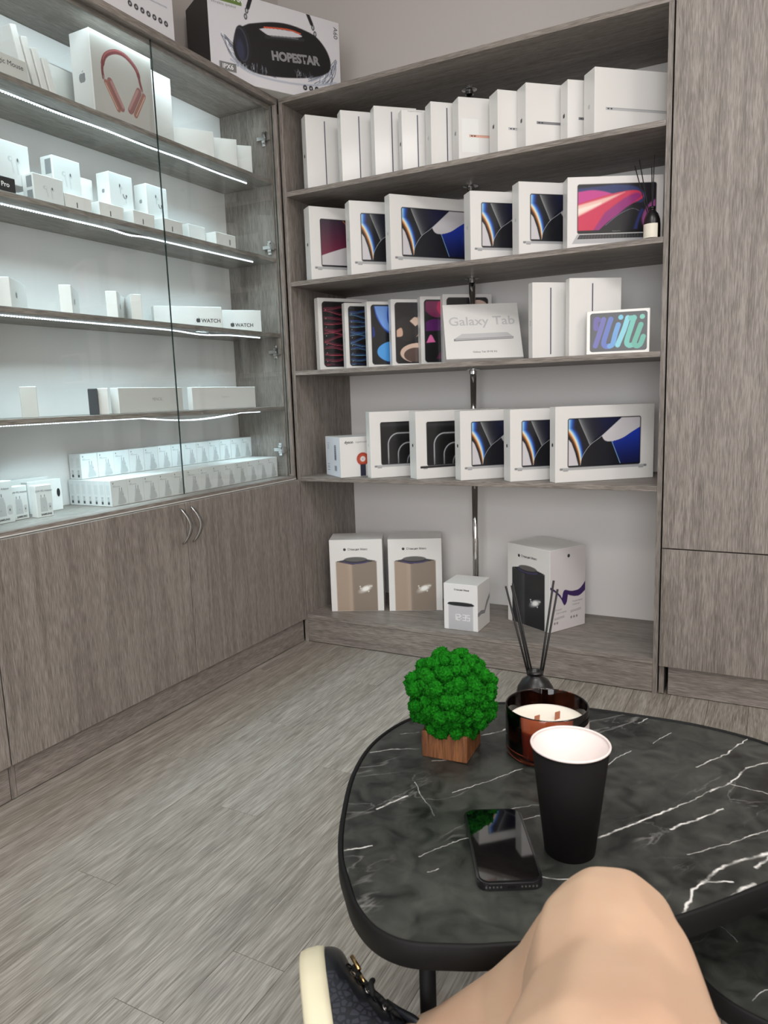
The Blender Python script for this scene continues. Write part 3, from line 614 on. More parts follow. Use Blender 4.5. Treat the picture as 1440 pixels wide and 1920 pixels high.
def art_charger(bg):
    p = Pic(34, 42, .8, bg)
    g = tuple(c * .84 for c in bg); p.ell(.13, .90, .022, .026, (70, 72, 74)); p.line([(.10, .80), (.24, .80)], .008, (150, 152, 152)); p.line([(.10, .76), (.56, .76)], .006, (165, 168, 168))
    p.line([(.50, .70), (.50, .58)], .014, (110, 112, 112)); p.line([(.64, .68), (.64, .56)], .014, (110, 112, 112))
    p.poly(curve([(.46, .56), (.70, .54), (.74, .36), (.84, .22), (.84, .05), (.38, .03), (.42, .3)]), g, .05); p.ell(.72, .42, .03, .02, tuple(c * .7 for c in bg))
    return p.mesh('picture_charger', 'print_m')
PIC['chg'] = art_charger((226, 229, 229))
def art_chg_end():
    p = Pic(14, 42, .34, (222, 224, 224)); p.poly([(.2, .45), (.8, .45), (.8, .85), (.2, .85)], (212, 214, 214))
    for v in (.34, .28, .22): p.line([(.35, v), (.65, v)], .010, (110, 110, 112))
    p.poly([(.32, .06), (.68, .06), (.68, .17), (.32, .17)], (60, 60, 62)); return p.mesh('picture_charger_end', 'print_m')
PIC['chge'] = art_chg_end()
def art_pods(pro):
    p = Pic(60, 60, 1, (226, 229, 229)); g = (168, 170, 172)
    if not pro:
        p.ell(.38, .60, .075, .065, (198, 201, 203)); p.ell(.40, .60, .05, .045, (226, 228, 229)); p.line([(.42, .56), (.46, .30)], .022, (196, 199, 201)); p.line([(.43, .56), (.465, .30)], .010, (224, 226, 227))
        p.ell(.62, .58, .065, .06, (204, 206, 208)); p.ell(.62, .61, .022, .045, (70, 72, 76)); p.line([(.59, .52), (.61, .28)], .022, (196, 199, 201)); p.line([(.60, .52), (.615, .28)], .010, (224, 226, 227))
    else:
        p.ell(.44, .68, .03, .06, (74, 76, 80)); p.ell(.50, .63, .06, .05, (206, 208, 210)); p.line([(.45, .6), (.46, .47)], .018, (190, 192, 194))
        p.line(curve([(.56, .46), (.60, .38), (.67, .36), (.72, .44)]), .018, (90, 92, 96)); p.ell(.70, .44, .03, .03, (60, 62, 66)); p.line([(.66, .36), (.68, .24)], .018, (196, 198, 200))
    return p.mesh('picture_earbuds', 'print_m')
PIC['pod'] = art_pods(False); PIC['podp'] = art_pods(True)
def art_adapter():
    p = Pic(56, 96, .55, (214, 216, 214)); g = (182, 184, 184)
    for u in (.30, .52): p.line([(u, .70), (u, .64)], .012, (120, 122, 122))
    p.poly([(.22, .62), (.60, .62), (.66, .44), (.68, .16), (.2, .16), (.22, .44)], g, .02); p.rrect(.72, .94, .18, .42, .05, (190, 192, 192)); p.ell(.83, .30, .016, .03, (80, 80, 84)); p.ell(.44, .30, .012, .02, (150, 150, 152))
    return p.mesh('picture_adapter', 'print_m')
PIC['adp'] = art_adapter()

# ------------------------------------------------------------------ room shell
XL, YB, XR, YF = -2.06, 3.012, 2.3, -2.4
def struct(o): o['kind'] = 'structure'; return o
fl = struct(board('floor', XL - .1, XR + .1, YF - .1, YB + .1, -.06, -.004, M['sub'], bev=0))
k = 0
rs = random.Random(11)
PLK = [None, None]
x = -.875 - .12 * 10
offs = {-.875: .966, -.995: .785, -1.235: 1.355, -1.115: .42, -.755: .2}
while x < XR:
    key = min(offs, key=lambda q: abs(q - x)); y = (offs[key] if abs(key - x) < .01 else rs.random() * 1.2) - 1.22 * 4
    while y < YB:
        a, b = max(y, YF), min(y + 1.22, YB)
        if b - a > .02:
            xa, xb = max(x, XL), min(x + .12, XR)
            o = board('plank', xa + .0004, xb - .0004, a + .0004, b - .0004, -.004, 0, M['floor'] if rs.random() < .6 else M['floor2'], fl, bev=.0004)
        y += 1.22
    x += .12
struct(board('ceiling', XL - .1, XR + .1, YF - .1, YB + .1, CEIL, CEIL + .1, M['ceil'], bev=0))
struct(board('wall_left', XL - .1, XL, YF - .1, YB + .1, 0, CEIL, M['wall'], bev=0))
struct(board('wall_back', XL, XR, YB, YB + .1, 0, CEIL, M['wall'], bev=0))
struct(board('wall_right', XR, XR + .1, YF - .1, YB + .1, 0, CEIL, M['wall'], bev=0))
bm = bmesh.new()   # wall behind the camera, with a window opening
for a in ((XL, -.6, 0, CEIL), (1.8, XR, 0, CEIL), (-.6, 1.8, 0, .6), (-.6, 1.8, 2.45, CEIL)): bm_box(bm, a[0], a[1], YF - .1, YF, a[2], a[3])
struct(obj('wall_front', to_me(bm, 'wall_front'), None, M['wall']))
wn = struct(board('window_1', -.6, 1.8, YF - .06, YF - .02, .6, .64, M['plastic_w'], bev=.002))
for a in ((-.6, 1.8, 2.41, 2.45), (-.6, -.56, .64, 2.41), (1.76, 1.8, .64, 2.41), (.58, .62, .64, 2.41)): board('window_frame', a[0], a[1], YF - .06, YF - .02, a[2], a[3], M['plastic_w'], wn, .002)
for a in ((-.56, .58), (.62, 1.76)): board('window_pane', a[0], a[1], YF - .044, YF - .038, .64, 2.41, M['pane'], wn, 0)
for i, (px_, py_) in enumerate(PANELS):
    t = thing('ceiling_light', ['square ceiling light panel towards the display cabinet', 'square ceiling light panel towards the tall cupboard', 'square ceiling light panel behind the seat, display cabinet side', 'square ceiling light panel behind the seat, cupboard side'][i], 'light', (px_, py_, CEIL), 0, 'square panels in the ceiling')
    board('light_frame', -.31, .31, -.31, .31, -.02, -.0005, M['panel_frame'], t, .002)
    board('light_diffuser', -.29, .29, -.29, .29, -.026, -.02, M['diffuser'], t, 0)

# ------------------------------------------------------------------ open shelving unit
XC, Y0, XE = -1.766, 2.546, -.317
ZT, ZS, ZB = 2.193, [1.848, 1.505, 1.1535, .7173], .122
YBK = 2.985
un = thing('shelving_unit', 'tall open grey oak shelving unit filled with product boxes beside the glass display cabinet', 'shelves', (XC, Y0, 0))
def ub(name, x0, x1, y0, y1, z0, z1, m, bev=.0008, lab=None):
    o = board(name, x0 - XC, x1 - XC, y0 - Y0, y1 - Y0, z0, z1, m, un, bev)
    if lab: o['label'] = lab
    return o
T = .018
ub('side_panel', XC + .001, XC + T, Y0, YBK, 0, ZT - T, M['wood_z']); ub('side_panel', XE - T, XE - .002, Y0, YBK, 0, ZT - T, M['wood_z'])
ub('top_panel', XC + .001, XE - .002, Y0, YBK, ZT - T, ZT, M['wood_x'])
for z in ZS: ub('shelf', XC + T + .0002, XE - T - .0002, Y0 + .001, YBK, z - T, z, M['wood_x'])
ub('bottom_shelf', XC + T + .0002, XE - T - .0002, Y0, YBK, ZB - T, ZB, M['wood_x'])
ub('plinth', XC + T + .0002, XE - T - .0002, Y0 + .002, Y0 + .02, .003, ZB - T - .0005, M['wood_x'])
ub('back_panel', XC + .001, XE - .002, YBK + .0002, YBK + .004, 0, ZT - .001, M['white_back'], 0, 'white back board')
PX, PY = -1.078, 2.82
lv = [ZB] + ZS[::-1] + [ZT]
for a, b in zip(lv, lv[1:]):
    z1 = b - T
    bm = lathe([(0, 0), (.0125, 0), (.0125, z1 - a), (0, z1 - a)], 24)
    pl = obj('support_pole', to_me(bm, 'support_pole', True), un, M['chrome']); pl.location = (PX - XC, PY - Y0, a + .0001)
    for f in pl.data.polygons: f.use_smooth = abs(f.normal.z) < .5
    for zz, s in ((0, 1), (z1 - a, -1)):
        bm = lathe([(0, 0), (.029, 0), (.029, .003 * s), (.02, .006 * s), (.0155, .007 * s), (.0155, .02 * s), (.0128, .02 * s)], 24)
        fo = obj('flange', to_me(bm, 'flange'), pl, M['chrome']); fo.location = (0, 0, zz)
for z in (1.66, 1.3, .93, .42):   # screw covers on the side panel
    bm = lathe([(0, 0), (.005, 0), (.0045, .001), (0, .001)], 12); o = obj('screw_cover', to_me(bm, 'screw_cover'), un, M['wood_y']); o.rotation_euler = (0, PI / 2, 0); o.location = (T, .045, z)

# ------------------------------------------------------------------ tall cupboard at the right
cu = thing('tall_cupboard', 'full-height grey oak cupboard with plain flat doors at the end of the shelving', 'cupboard', (XE, Y0, 0))
def cb(name, x0, x1, y0, y1, z0, z1, m, bev=.0008): return board(name, x0 - XE, x1 - XE, y0 - Y0, y1 - Y0, z0, z1, m, cu, bev)
cb('carcass', XE + .002, 1.55, Y0 + .002, YBK, .1, 2.75, M['wood_z'])
xs = [XE + .003, .285, .885, 1.55]
for a, b in zip(xs, xs[1:]):
    cb('door', a + .0015, b - .0015, Y0 - .018, Y0, .515, 2.75, M['wood_z'], .001)
    cb('drawer_front', a + .0015, b - .0015, Y0 - .018, Y0, .106, .511, M['wood_z'], .001)
cb('plinth', XE + .032, 1.55, Y0 + .004, Y0 + .02, .002, .0995, M['wood_x'])
cb('side_foot', XE + .003, XE + .019, Y0 + .003, Y0 + .25, .002, .0995, M['wood_z'])

# ------------------------------------------------------------------ glass display cabinet on the left wall
CX = -1.766; YR = 2.540; YL = 1.1384
ZF = {'A': 1.893, 'B': 1.598, 'C': 1.305, 'D': 1.012}
SH_X = CX - .028     # front edge of the inner shelves
BK = -2.038
def display_cabinet(y0, y1, label, yj_wood, yj_glass, leds, full=True):
    d = thing('display_cabinet', label, 'cabinet', (CX, y1, 0), 0)
    def b(name, x0, x1, ya, yb, z0, z1, m, bev=.0008, par=None):
        bm = bmesh.new(); bm_box(bm, x0 - CX, x1 - CX, ya - y1, yb - y1, z0, z1, bev); return obj(name, to_me(bm, name), par or d, m)
    b('base_carcass', BK - .004, CX - .001, y0 + .002, y1, .1, .703, M['wood_z'])
    b('plinth', BK, CX - .001, y0 + .018, y1, .003, .0995, M['wood_y'])
    b('plinth_end', CX - .02, CX, y0 + .001, y0 + .017, .003, .0995, M['wood_z'])
    b('counter', BK - .004, CX, y0 + .001, y1, .712, .722, M['wood_y'])
    b('counter_edge', BK, CX + .001, y0 + .001, y1, .7080, .7118, M['carton2'], 0)
    ys = [y0, yj_wood, y1]
    for i, (ya, yb) in enumerate(zip(ys, ys[1:])):
        dr = b('door', CX, CX + .018, ya + .0015, yb - .0015, .1045, .7065, M['wood_z'], .001)
        s = 1 if i else -1; yh = yj_wood + s * .025 - y1
        for sgn in (0,):
            pts = [(.018, 0, .69), (.030, -.004, .686), (.044, .006, .66), (.05, .012, .63), (.044, .006, .60), (.030, -.004, .575), (.018, 0, .571)]
            pts = [(x_, yh + yy * 1.0, z_) for x_, yy, z_ in curve(pts, 5)]
            bm = bmesh.new(); rings = []
            for j, p_ in enumerate(pts):
                q0 = Vector(pts[max(j - 1, 0)]); q1 = Vector(pts[min(j + 1, len(pts) - 1)]); tdir = (q1 - q0).normalized(); nrm = tdir.cross(Vector((0, 1, 0))).normalized()
                hw = .0055 - .002 * math.cos(2 * PI * j / (len(pts) - 1)); P_ = Vector(p_)
                rings.append([bm.verts.new(P_ + Vector((0, 1, 0)) * a_ * hw + nrm * c_ * .0018) for a_, c_ in ((-1, -1), (1, -1), (1, 1), (-1, 1))])
            for r1, r2 in zip(rings, rings[1:]):
                for q in range(4): bm.faces.new((r1[q], r1[(q + 1) % 4], r2[(q + 1) % 4], r2[q]))
            bm.faces.new(rings[0]); bm.faces.new(rings[-1][::-1]); bmesh.ops.recalc_face_normals(bm, faces=bm.faces)
            obj('handle', to_me(bm, 'handle', True), dr, M['steel'])
    b('side_panel', BK, CX - .030, y1 - .018, y1, .7225, ZT - .024, M['wood_z']); b('side_panel', BK, CX - .030, y0 + .001, y0 + .019, .7225, ZT - .024, M['wood_z'])
    b('top_panel', BK - .004, CX, y0 + .001, y1, ZT - .023, ZT, M['wood_y'])
    b('back_panel', BK - .004, BK, y0 + .002, y1 - .001, .7225, ZT - .024, M['white_back'], 0)['label'] = 'white back board'
    for kx, z in ZF.items():
        sh = b('shelf', BK + .001, SH_X, y0 + .0195, y1 - .0185, z - .016, z, M['wood_y'])
        if not leds: continue
        # self-adhesive LED tape under the shelf, sagging a little
        xt = SH_X - {'A': .066, 'B': .058, 'C': .045, 'D': .066}[kx]; ya, yb = y0 + .05, y1 - .10
        if kx == 'C': ya, yb = y0 + .05, y1 - .10
        tp = bmesh.new(); bd = bmesh.new(); pd_ = bmesh.new()
        def zz(y):
            base = z - .0165
            if kx == 'D': return base - (.016 * math.sin(PI * min(1, max(0, (y - 1.80) / .52))) if y > 1.80 else 0)
            if kx == 'C': return base - (.007 * math.exp(-((y - 2.10) / .10) ** 2))
            if kx == 'B': return base - (.005 * math.exp(-((y - 1.80) / .05) ** 2))
            return base - .002 * math.sin(y * 9) ** 2
        n = int((yb - ya) / .0087); prev = None
        for i in range(n + 1):
            y = ya + (yb - ya) * i / n; zc = zz(y)
            cur = [tp.verts.new((xt - CX + s_ * .005, y - y1, zc)) for s_ in (-1, 1)]
            if prev: tp.faces.new((prev[0], prev[1], cur[1], cur[0]))
            prev = cur
            xb = xt - CX; yy_ = y - y1; e_ = .0024
            bm_box(bd, xb - e_, xb + e_, yy_ - .0017, yy_ + .0017, zc - .0040, zc - .0002)
            if kx in 'ABC': pd_.faces.new([pd_.verts.new(v) for v in ((xb - .0220, yy_ - .0016, z - .0164), (xb - .0220, yy_ + .0016, z - .0164), (xb - .0208, yy_ + .0016, z - .0164), (xb - .0208, yy_ - .0016, z - .0164))])
        st = obj('led_strip', to_me(tp, 'led_strip'), sh, M['tape']); sd = st.modifiers.new('s', 'SOLIDIFY'); sd.thickness = .0006; sd.offset = 1
        bo = obj('led_beads', to_me(bd, 'led_beads'), sh, M['led']); bo['kind'] = 'stuff'
        area('led_strip_light', (xt, (ya + yb) / 2, z - .0225), (0, 0, PI / 2), yb - ya, .004, LEDP, (.64, .90, 1), rad(126))
        bo = obj('dot_row', to_me(pd_, 'dot_row'), sh, M['tape']); bo['kind'] = 'stuff'  # second row of small pale dots behind the bead row
    b('front_lip', CX - .034, CX - .026, y0 + .0195, y1 - .0185, ZT - .040, ZT - .0232, M['wood_y'])
    if leds:   # tape on the hidden back of the lip under the top panel
        bd = bmesh.new()
        for i in range(120):
            y = y0 + .06 + (y1 - y0 - .12) * i / 119; x_ = -.0345
            bd.faces.new([bd.verts.new(v) for v in ((x_, y - y1 - .002, ZT - .033), (x_, y - y1 - .002, ZT - .029), (x_, y - y1 + .002, ZT - .029), (x_, y - y1 + .002, ZT - .033))])
        o = obj('led_beads', to_me(bd, 'led_beads'), d, M['led']); o['kind'] = 'stuff'
        area('led_strip_light', (CX - .037, (y0 + y1) / 2, ZT - .034), (0, rad(50), 0), .004, y1 - y0 - .12, 1.3, (.74, .93, 1), rad(126))
    b('edge_strip', CX - .0295, CX - .001, y1 - .011, y1 - .0005, .7225, ZT - .0235, M['wood_z'])
    yg = [y0 + .004, yj_glass, y1 - .010]
    for i, (ya, yb) in enumerate(zip(yg, yg[1:])):
        g = b('glass_door', CX - .022, CX - .017, ya, yb - .0016, .731, ZT - .0262, M['glass'], 0); g.data.materials.append(M['glass_edge'])
        for f in g.data.polygons:
            if abs(f.normal.y) > .5: f.material_index = 1
        for z in (2.05, 1.6413, 1.2323, .8348):
            s = -1 if i else 1; yo = (y1 - .018 if i else y0 + .019)
            bm = bmesh.new()
            bm_box(bm, -.052, -.040, min(0, s * .003), max(0, s * .003), -.022, .022, .001)
            bm_box(bm, -.066, -.026, min(s * .003, s * .012), max(s * .003, s * .012), -.006, .006, .001)
            bm_box(bm, -.05, -.036, min(s * .003, s * .009), max(s * .003, s * .009), -.014, .014, .001)
            bm_box(bm, -.030, -.018, min(s * .004, s * .020), max(s * .004, s * .020), -.009, .009, .002)
            h = obj('hinge', to_me(bm, 'hinge'), g, M['chrome']); h.location = (0, yo - y1, z); h.scale = (1.25, 1.25, 1.25)
            bm = lathe([(0, 0), (.013, 0), (.013, .006), (.011, .008), (0, .008)], 20); c_ = obj('hinge_cup', to_me(bm, 'hinge_cup'), g, M['chrome'])
            c_.rotation_euler = (0, -PI / 2, 0); c_.location = (-.0224, yo - y1 + s * .028, z); c_.scale = (1.15, 1.15, 1)
    return d
LEDP = 2.7
display_cabinet(YL, YR, 'grey oak wall cabinet with lit glass-fronted shelves over two wooden doors with bow handles', 1.856, 1.8955, True)
display_cabinet(YL - 1.402, YL - .001, 'neighbouring grey oak display cabinet, only its lower door corner in the picture', YL - .70, YL - .66, False)

# ------------------------------------------------------------------ cartons
APPLE = [(0, .32), (.12, .38), (.28, .38), (.41, .28), (.33, .18), (.30, .04), (.34, -.08), (.44, -.16), (.38, -.33), (.25, -.48), (.12, -.46), (0, -.42), (-.12, -.46), (-.25, -.48), (-.40, -.30), (-.46, -.04), (-.42, .2), (-.28, .37), (-.12, .38)]
LEAF = [(0, .43), (.03, .56), (.17, .66), (.14, .50)]
def apple_mesh():
    bm = bmesh.new()
    for P in (APPLE, LEAF): bm.faces.new([bm.verts.new((x_, 0, z_)) for x_, z_ in P])
    bmesh.ops.triangulate(bm, faces=bm.faces); return to_me(bm, 'logo')
AP = {}
def logo(parent, size, loc, rz, m='ink'):
    if m not in AP: AP[m] = apple_mesh(); AP[m].materials.append(M[m])
    o = obj('logo', AP[m], parent); o.location = loc; o.rotation_euler = (0, 0, rz); o.scale = (size,) * 3; return o
LX = -PI / 2   # rotation that puts front-facing art on the left side face
CART = {}
def carton(label, x, y, z, yaw_, w, d, h, group=None, pic=None, m='carton', name='product_box', cat='box', tilt=None, spine=None, sp='ink', sh=.5, pm=None, bev=.0012):
    key = (round(w, 4), round(d, 4), round(h, 4), m)
    if key not in CART:
        bm = bmesh.new(); bm_box(bm, 0, w, 0, d, 0, h, bev); CART[key] = to_me(bm, name); CART[key].materials.append(M[m])
    o = obj(name, CART[key]); o.location = (x, y, z + .0004); o.rotation_euler = (0, 0, rad(yaw_)); tag(o, label, cat, group)
    if tilt: o.rotation_euler = (rad(tilt[0]), rad(tilt[1]), rad(yaw_))
    if pic:
        q = obj('printed_picture', PIC[pic], o); q.scale = (w - .003, 1, h - .003); q.location = (.0015, -.0003, .0015)
    if spine: logo(o, spine, (-.0003, d / 2, h * sh), LX, sp)
    return o
def quad_print(parent, name, x0, x1, z0, z1, m, y=-.0004):
    bm = bmesh.new(); bm.faces.new([bm.verts.new(v) for v in ((x0, y, z0), (x1, y, z0), (x1, y, z1), (x0, y, z1))]); return obj(name, to_me(bm, name), parent, M[m])
def tablet_edge(o, xl, h, w=.0042, z0=.012, top=.018): return quad_print(o, 'printed_tablet_edge', xl - w / 2, xl + w / 2, z0, h - top, 'ink_line')
def laptop_edge(o, x0, x1, z, m, hh=.0085):
    q = quad_print(o, 'printed_laptop_edge', x0, x1, z - hh / 2, z + hh / 2, m)
    quad_print(o, 'printed_port', x0 + .006, x0 + .013, z - .0018, z + .0018, 'ink', -.0006); quad_print(o, 'printed_port', x0 + .017, x0 + .024, z - .0018, z + .0018, 'ink', -.0006)
    quad_print(o, 'printed_lid_line', x0, x1, z + hh * .28, z + hh * .36, 'ink_m', -.0006); return q
M['rose'] = mat('rose_gold_print', (222, 170, 150), .4); M['silver'] = mat('silver_print', (190, 190, 192), .35); M['grey_print'] = mat('space_grey_print', (128, 128, 132), .35)
# top shelf
Z1 = ZS[0]; G1 = 'white boxes on the top shelf'
row1 = [('tallest white box with a thin tablet-edge line, against the wooden side of the top shelf', -1.657, 50, .17, .051, .275, 'e', .078, 'ink'),
        ('white tablet box with a dark edge line, second on the top shelf', -1.499, 45, .17, .047, .26, 'e', .072, 'ink_l'),
        ('white tablet box with a pale edge line, third on the top shelf', -1.356, 43, .165, .05, .247, 'e', .068, None),
        ('lower white tablet box with grey lettering along its top edge, on the top shelf', -1.243, 42, .15, .045, .213, 'e', .060, 'ink'),
        ('narrow-looking white tablet box directly left of the rose gold laptop box', -1.128, 45, .155, .055, .216, 'e', .062, 'ink_l'),
        ('white laptop box with a rose gold laptop edge and a shiny sticker', -1.023, 43, .32, .061, .21, 'rose', .04, 'ink_m'),
        ('white laptop box showing a short silver laptop tip beside the rose gold one', -.88, 45, .32, .066, .204, 'silver', .04, 'ink'),
        ('white laptop box printed with a space grey laptop edge on the top shelf', -.782, 43, .32, .066, .205, 'grey_print', .04, 'ink'),
        ('white laptop box almost covered by the last box of the top shelf', -.6506, 42, .32, .050, .198, 'grey_print', .04, 'ink'),
        ('fully visible white laptop box with a long silver edge beside the tall cupboard', -.556, 42, .29, .068, .204, 'silver', .04, 'ink_l')]
for lab, x, yw, w, d, h, kd, a, lg in row1:
    o = carton(lab, x, Y0 + (.054 if 'almost' in lab else .02), Z1, yw, w, d, h, G1, spine=.015 if lg else None, sp=lg or 'ink', sh=.47)
    if kd == 'e': tablet_edge(o, a, h)
    else: laptop_edge(o, a, w - .012, h * .40, kd)
    if 'lettering' in lab: text(o, 'Designed in California', .006, M['ink_m'], (.05, -.0004, h - .006))
    if 'sticker' in lab: quad_print(o, 'sticker', .012, .075, .03, .14, 'plastic_w', -.0003)
# second shelf
Z2 = ZS[1]; G2 = 'laptop boxes on the second shelf'
row2 = [('white laptop box with a dark red screen picture beside the wooden side panel, second shelf', -1.659, 53, .36, .06, .283, 'red', 'ink'),
        ('white laptop box with a rainbow-streaked screen half hidden by the biggest box, second shelf', -1.476, 47, .36, .055, .277, 'blue', 'ink_l'),
        ('largest white laptop box with rainbow and blue screen art under the top shelf', -1.302, 51.5, .38, .046, .275, 'blue', 'ink_l'),
        ('white laptop box with rainbow screen art just right of the chrome pole, second shelf', -.984, 43, .34, .06, .238, 'blue', 'ink_l'),
        ('white laptop box with rainbow screen art touching the pink-screen box', -.807, 42, .34, .055, .241, 'blue', 'ink_l')]
for lab, x, yw, w, d, h, pc, lg in row2: carton(lab, x, Y0 + .02, Z2, yw, w, d, h, G2, pc, spine=.014, sp=lg, sh=.5)
o = carton('white laptop box with an open laptop and pink and red wallpaper', -.640, Y0 + .016, Z2, 28, .318, .06, .226, G2, 'pink', spine=.014, sp='ink_l')
text(o, 'MacBook Pro', .005, M['ink_m'], (.163, -.0006, .052))
# third shelf
Z3 = ZS[2]; G3 = 'tablet boxes on the third shelf'
row3 = [('tall tablet box with red glowing wave lines, third shelf', -1.686, 2.643, 57, .232, .036, .295, 't1', 'iPad Pro'),
        ('tablet box with blue glowing wave lines, third shelf', -1.575, 2.669, 50, .2, .034, .267, 't2', 'iPad Pro'),
        ('tablet box with bright blue petals on black', -1.463, 2.656, 47, .2, .031, .262, 't3', 'iPad Air'),
        ('tablet box with sand-coloured petals on black', -1.366, 2.676, 43, .2, .036, .264, 't4', 'iPad Air'),
        ('tablet box with magenta and purple shapes on black', -1.259, 2.722, 42, .2, .038, .270, 't5', 'iPad Air'),
        ('tablet box with a black screen behind the leaning white box and chrome pole', -1.176, 2.753, 41, .205, .032, .274, 't6', 'iPad Air')]
for lab, x, y3, yw, w, d, h, pc, tx in row3:
    o = carton(lab, x, y3, Z3, yw, w, d, h, G3, pc); text(o, tx, .011, M['ink_m'], (-.0004, d / 2, h * .48), (PI / 2, PI / 2, LX))
o = carton('plain white tablet box with a thin edge line, between leaning box and widest white one', -.76, Y0 + .02, Z3, 40, .16, .035, .256, G3); tablet_edge(o, .068, .256); text(o, 'iPad', .011, M['ink_m'], (-.0004, .017, .12), (PI / 2, PI / 2, LX))
o = carton('wider plain white tablet box standing behind the small tablet box with coloured letters', -.634, Y0 + .025, Z3, 35, .185, .033, .258, G3); tablet_edge(o, .082, .258)
o = carton('small tablet box with looping blue and green letters on a dark screen', -.571, Y0 + .005, Z3, 12, .2, .033, .142, G3, 'mini', bev=.002)
# leaning white box with big grey lettering
gt = carton('white tablet box leaning back, with large pale lettering and a silver tablet drawing', -1.079, Y0 + .004, Z3 + .012, 28.1, .285, .022, .247, G3, tilt=(-32, 0))
text(gt, 'Galaxy Tab', .055, M['ink_l'], (.143, -.0004, .165), bold=.0006)
text(gt, 'Galaxy Tab S9 FE 5G', .0105, M['ink'], (.145, -.0004, .028))
bm = bmesh.new(); bm.faces.new([bm.verts.new(v) for v in ((.035, -.0004, .088), (.255, -.0004, .092), (.235, -.0004, .112), (.065, -.0004, .110))]); obj('printed_tablet', to_me(bm, 'pt'), gt, M['ink_l'])
bm = bmesh.new(); bm.faces.new([bm.verts.new(v) for v in ((.033, -.0005, .078), (.255, -.0005, .083), (.256, -.0005, .092), (.034, -.0005, .088))]); obj('printed_tablet_edge', to_me(bm, 'pt'), gt, M['ink_m'])
bm = bmesh.new(); bm.faces.new([bm.verts.new(v) for v in ((.04, -.0007, .0835), (.254, -.0007, .087), (.254, -.0007, .0885), (.04, -.0007, .085))]); obj('printed_lid_line', to_me(bm, 'pt'), gt, M['ink_w'])
# fourth shelf
Z4 = ZS[3]; G4 = 'laptop boxes on the fourth shelf'
dy = carton('square white hair dryer box with a red ring picture beside the wooden side', -1.545, 2.538, Z4, 51, .27, .178, .163, 'boxes on the fourth shelf', 'dy')
q = obj('printed_side', PIC['dys'], dy); q.scale = (.175, 1, .16); q.rotation_euler = (0, 0, LX); q.location = (-.0004, .1765, .0015)
text(dy, 'dyson', .016, M['ink'], (.02, -.0007, .142), align='LEFT', bold=.0004); text(dy, 'supersonic', .012, M['ink_m'], (.068, -.0007, .142), align='LEFT')
row4 = [('white laptop box with a black arched screen and silver base, by the hair dryer', -1.413, 46, .36, .048, .262, 'blk', 'ink_l'),
        ('white laptop box with a black arched screen and black laptop base', -1.212, 48, .36, .066, .261, 'blkd', 'ink'),
        ('white laptop box with rainbow screen art beneath the chrome pole, fourth shelf', -1.03, 45, .36, .053, .259, 'blue', 'ink'),
        ('white laptop box with rainbow screen art, partly covered by the whole box beside it', -.838, 42, .36, .058, .26, 'blue', 'ink'),
        ('fully visible white laptop box with rainbow, grey and blue screen art, fourth shelf', -.675, 40, .382, .045, .266, 'blue', 'ink')]
for lab, x, yw, w, d, h, pc, lg in row4: carton(lab, x, Y0 + .006, Z4, yw, w, d, h, G4, pc, spine=.014, sp=lg)
# bottom shelf
G5 = 'smart speaker boxes on the bottom shelf'
def st_text(o, w, h): text(o, 'Станция Макс', .0125, M['ink'], (w * .53, -.0008, h * .865), bold=.0002); bm = lathe([(0, 0), (.006, 0), (.006, .0002), (0, .0002)], 16); c_ = obj('printed_dot', to_me(bm, 'dot'), o, M['ink']); c_.rotation_euler = (PI / 2, 0, 0); c_.location = (w * .53 - .056, -.0004, h * .865)
for lab, x, y, yw in (('white speaker box with a beige speaker picture in the corner of the bottom shelf', -1.668, 2.617, 25), ('white speaker box with a beige speaker picture, beside the chrome pole', -1.436, 2.715, 24.5)):
    o = carton(lab, x, y, ZB, yw, .228 if x < -1.5 else .229, .155, .316, G5, 'st'); st_text(o, .23, .316); o.name = 'speaker_box'
o = carton('largest white speaker box turned cornerwise, black speaker picture and purple ribbon', -.93, 2.79, ZB, -29, .232, .195, .322, G5, 'stb', name='speaker_box'); st_text(o, .23, .322)
q = obj('printed_side', PIC['side'], o); q.scale = (.192, 1, .319); q.rotation_euler = (0, 0, PI / 2); q.location = (.2325, .0015, .0015)
for s_, sz, yy, zz_ in (('Лучший', .012, .035, .085), ('звук в доме', .012, .052, .072), ('Управление', .012, .14, .105), ('голосом', .012, .132, .092)): text(o, s_, sz * .8, M['ink_m'], (.2329, yy + .01, zz_), (PI / 2, 0, PI / 2))
bm = lathe([(0, 0), (.007, 0), (.007, .0002), (0, .0002)], 16); c_ = obj('printed_dot', to_me(bm, 'dot'), o, M['ink']); c_.rotation_euler = (0, PI / 2, 0); c_.location = (.2326, .10, .29)
o = carton('small white cube box picturing a speaker with a digital clock', -1.125, 2.586, ZB, 1, .141, .142, .186, G5, 'clock', name='speaker_box')
text(o, 'Станция Мини', .009, M['ink'], (.075, -.0008, .163), bold=.0002)
q = quad_print(o, 'printed_band', .01, .13, 0, .001, 'ink_m')
bpy.data.objects.remove(q)
bm = bmesh.new(); bm.faces.new([bm.verts.new((.1414, a, b_)) for a, b_ in ((.0, .075), (.04, .078), (.075, .07), (.1, .10), (.141, .125), (.141, .105), (.105, .08), (.08, .055), (.04, .062), (0, .06))]); bmesh.ops.triangulate(bm, faces=bm.faces); obj('printed_ribbon', to_me(bm, 'rb'), o, M['ink_m'])

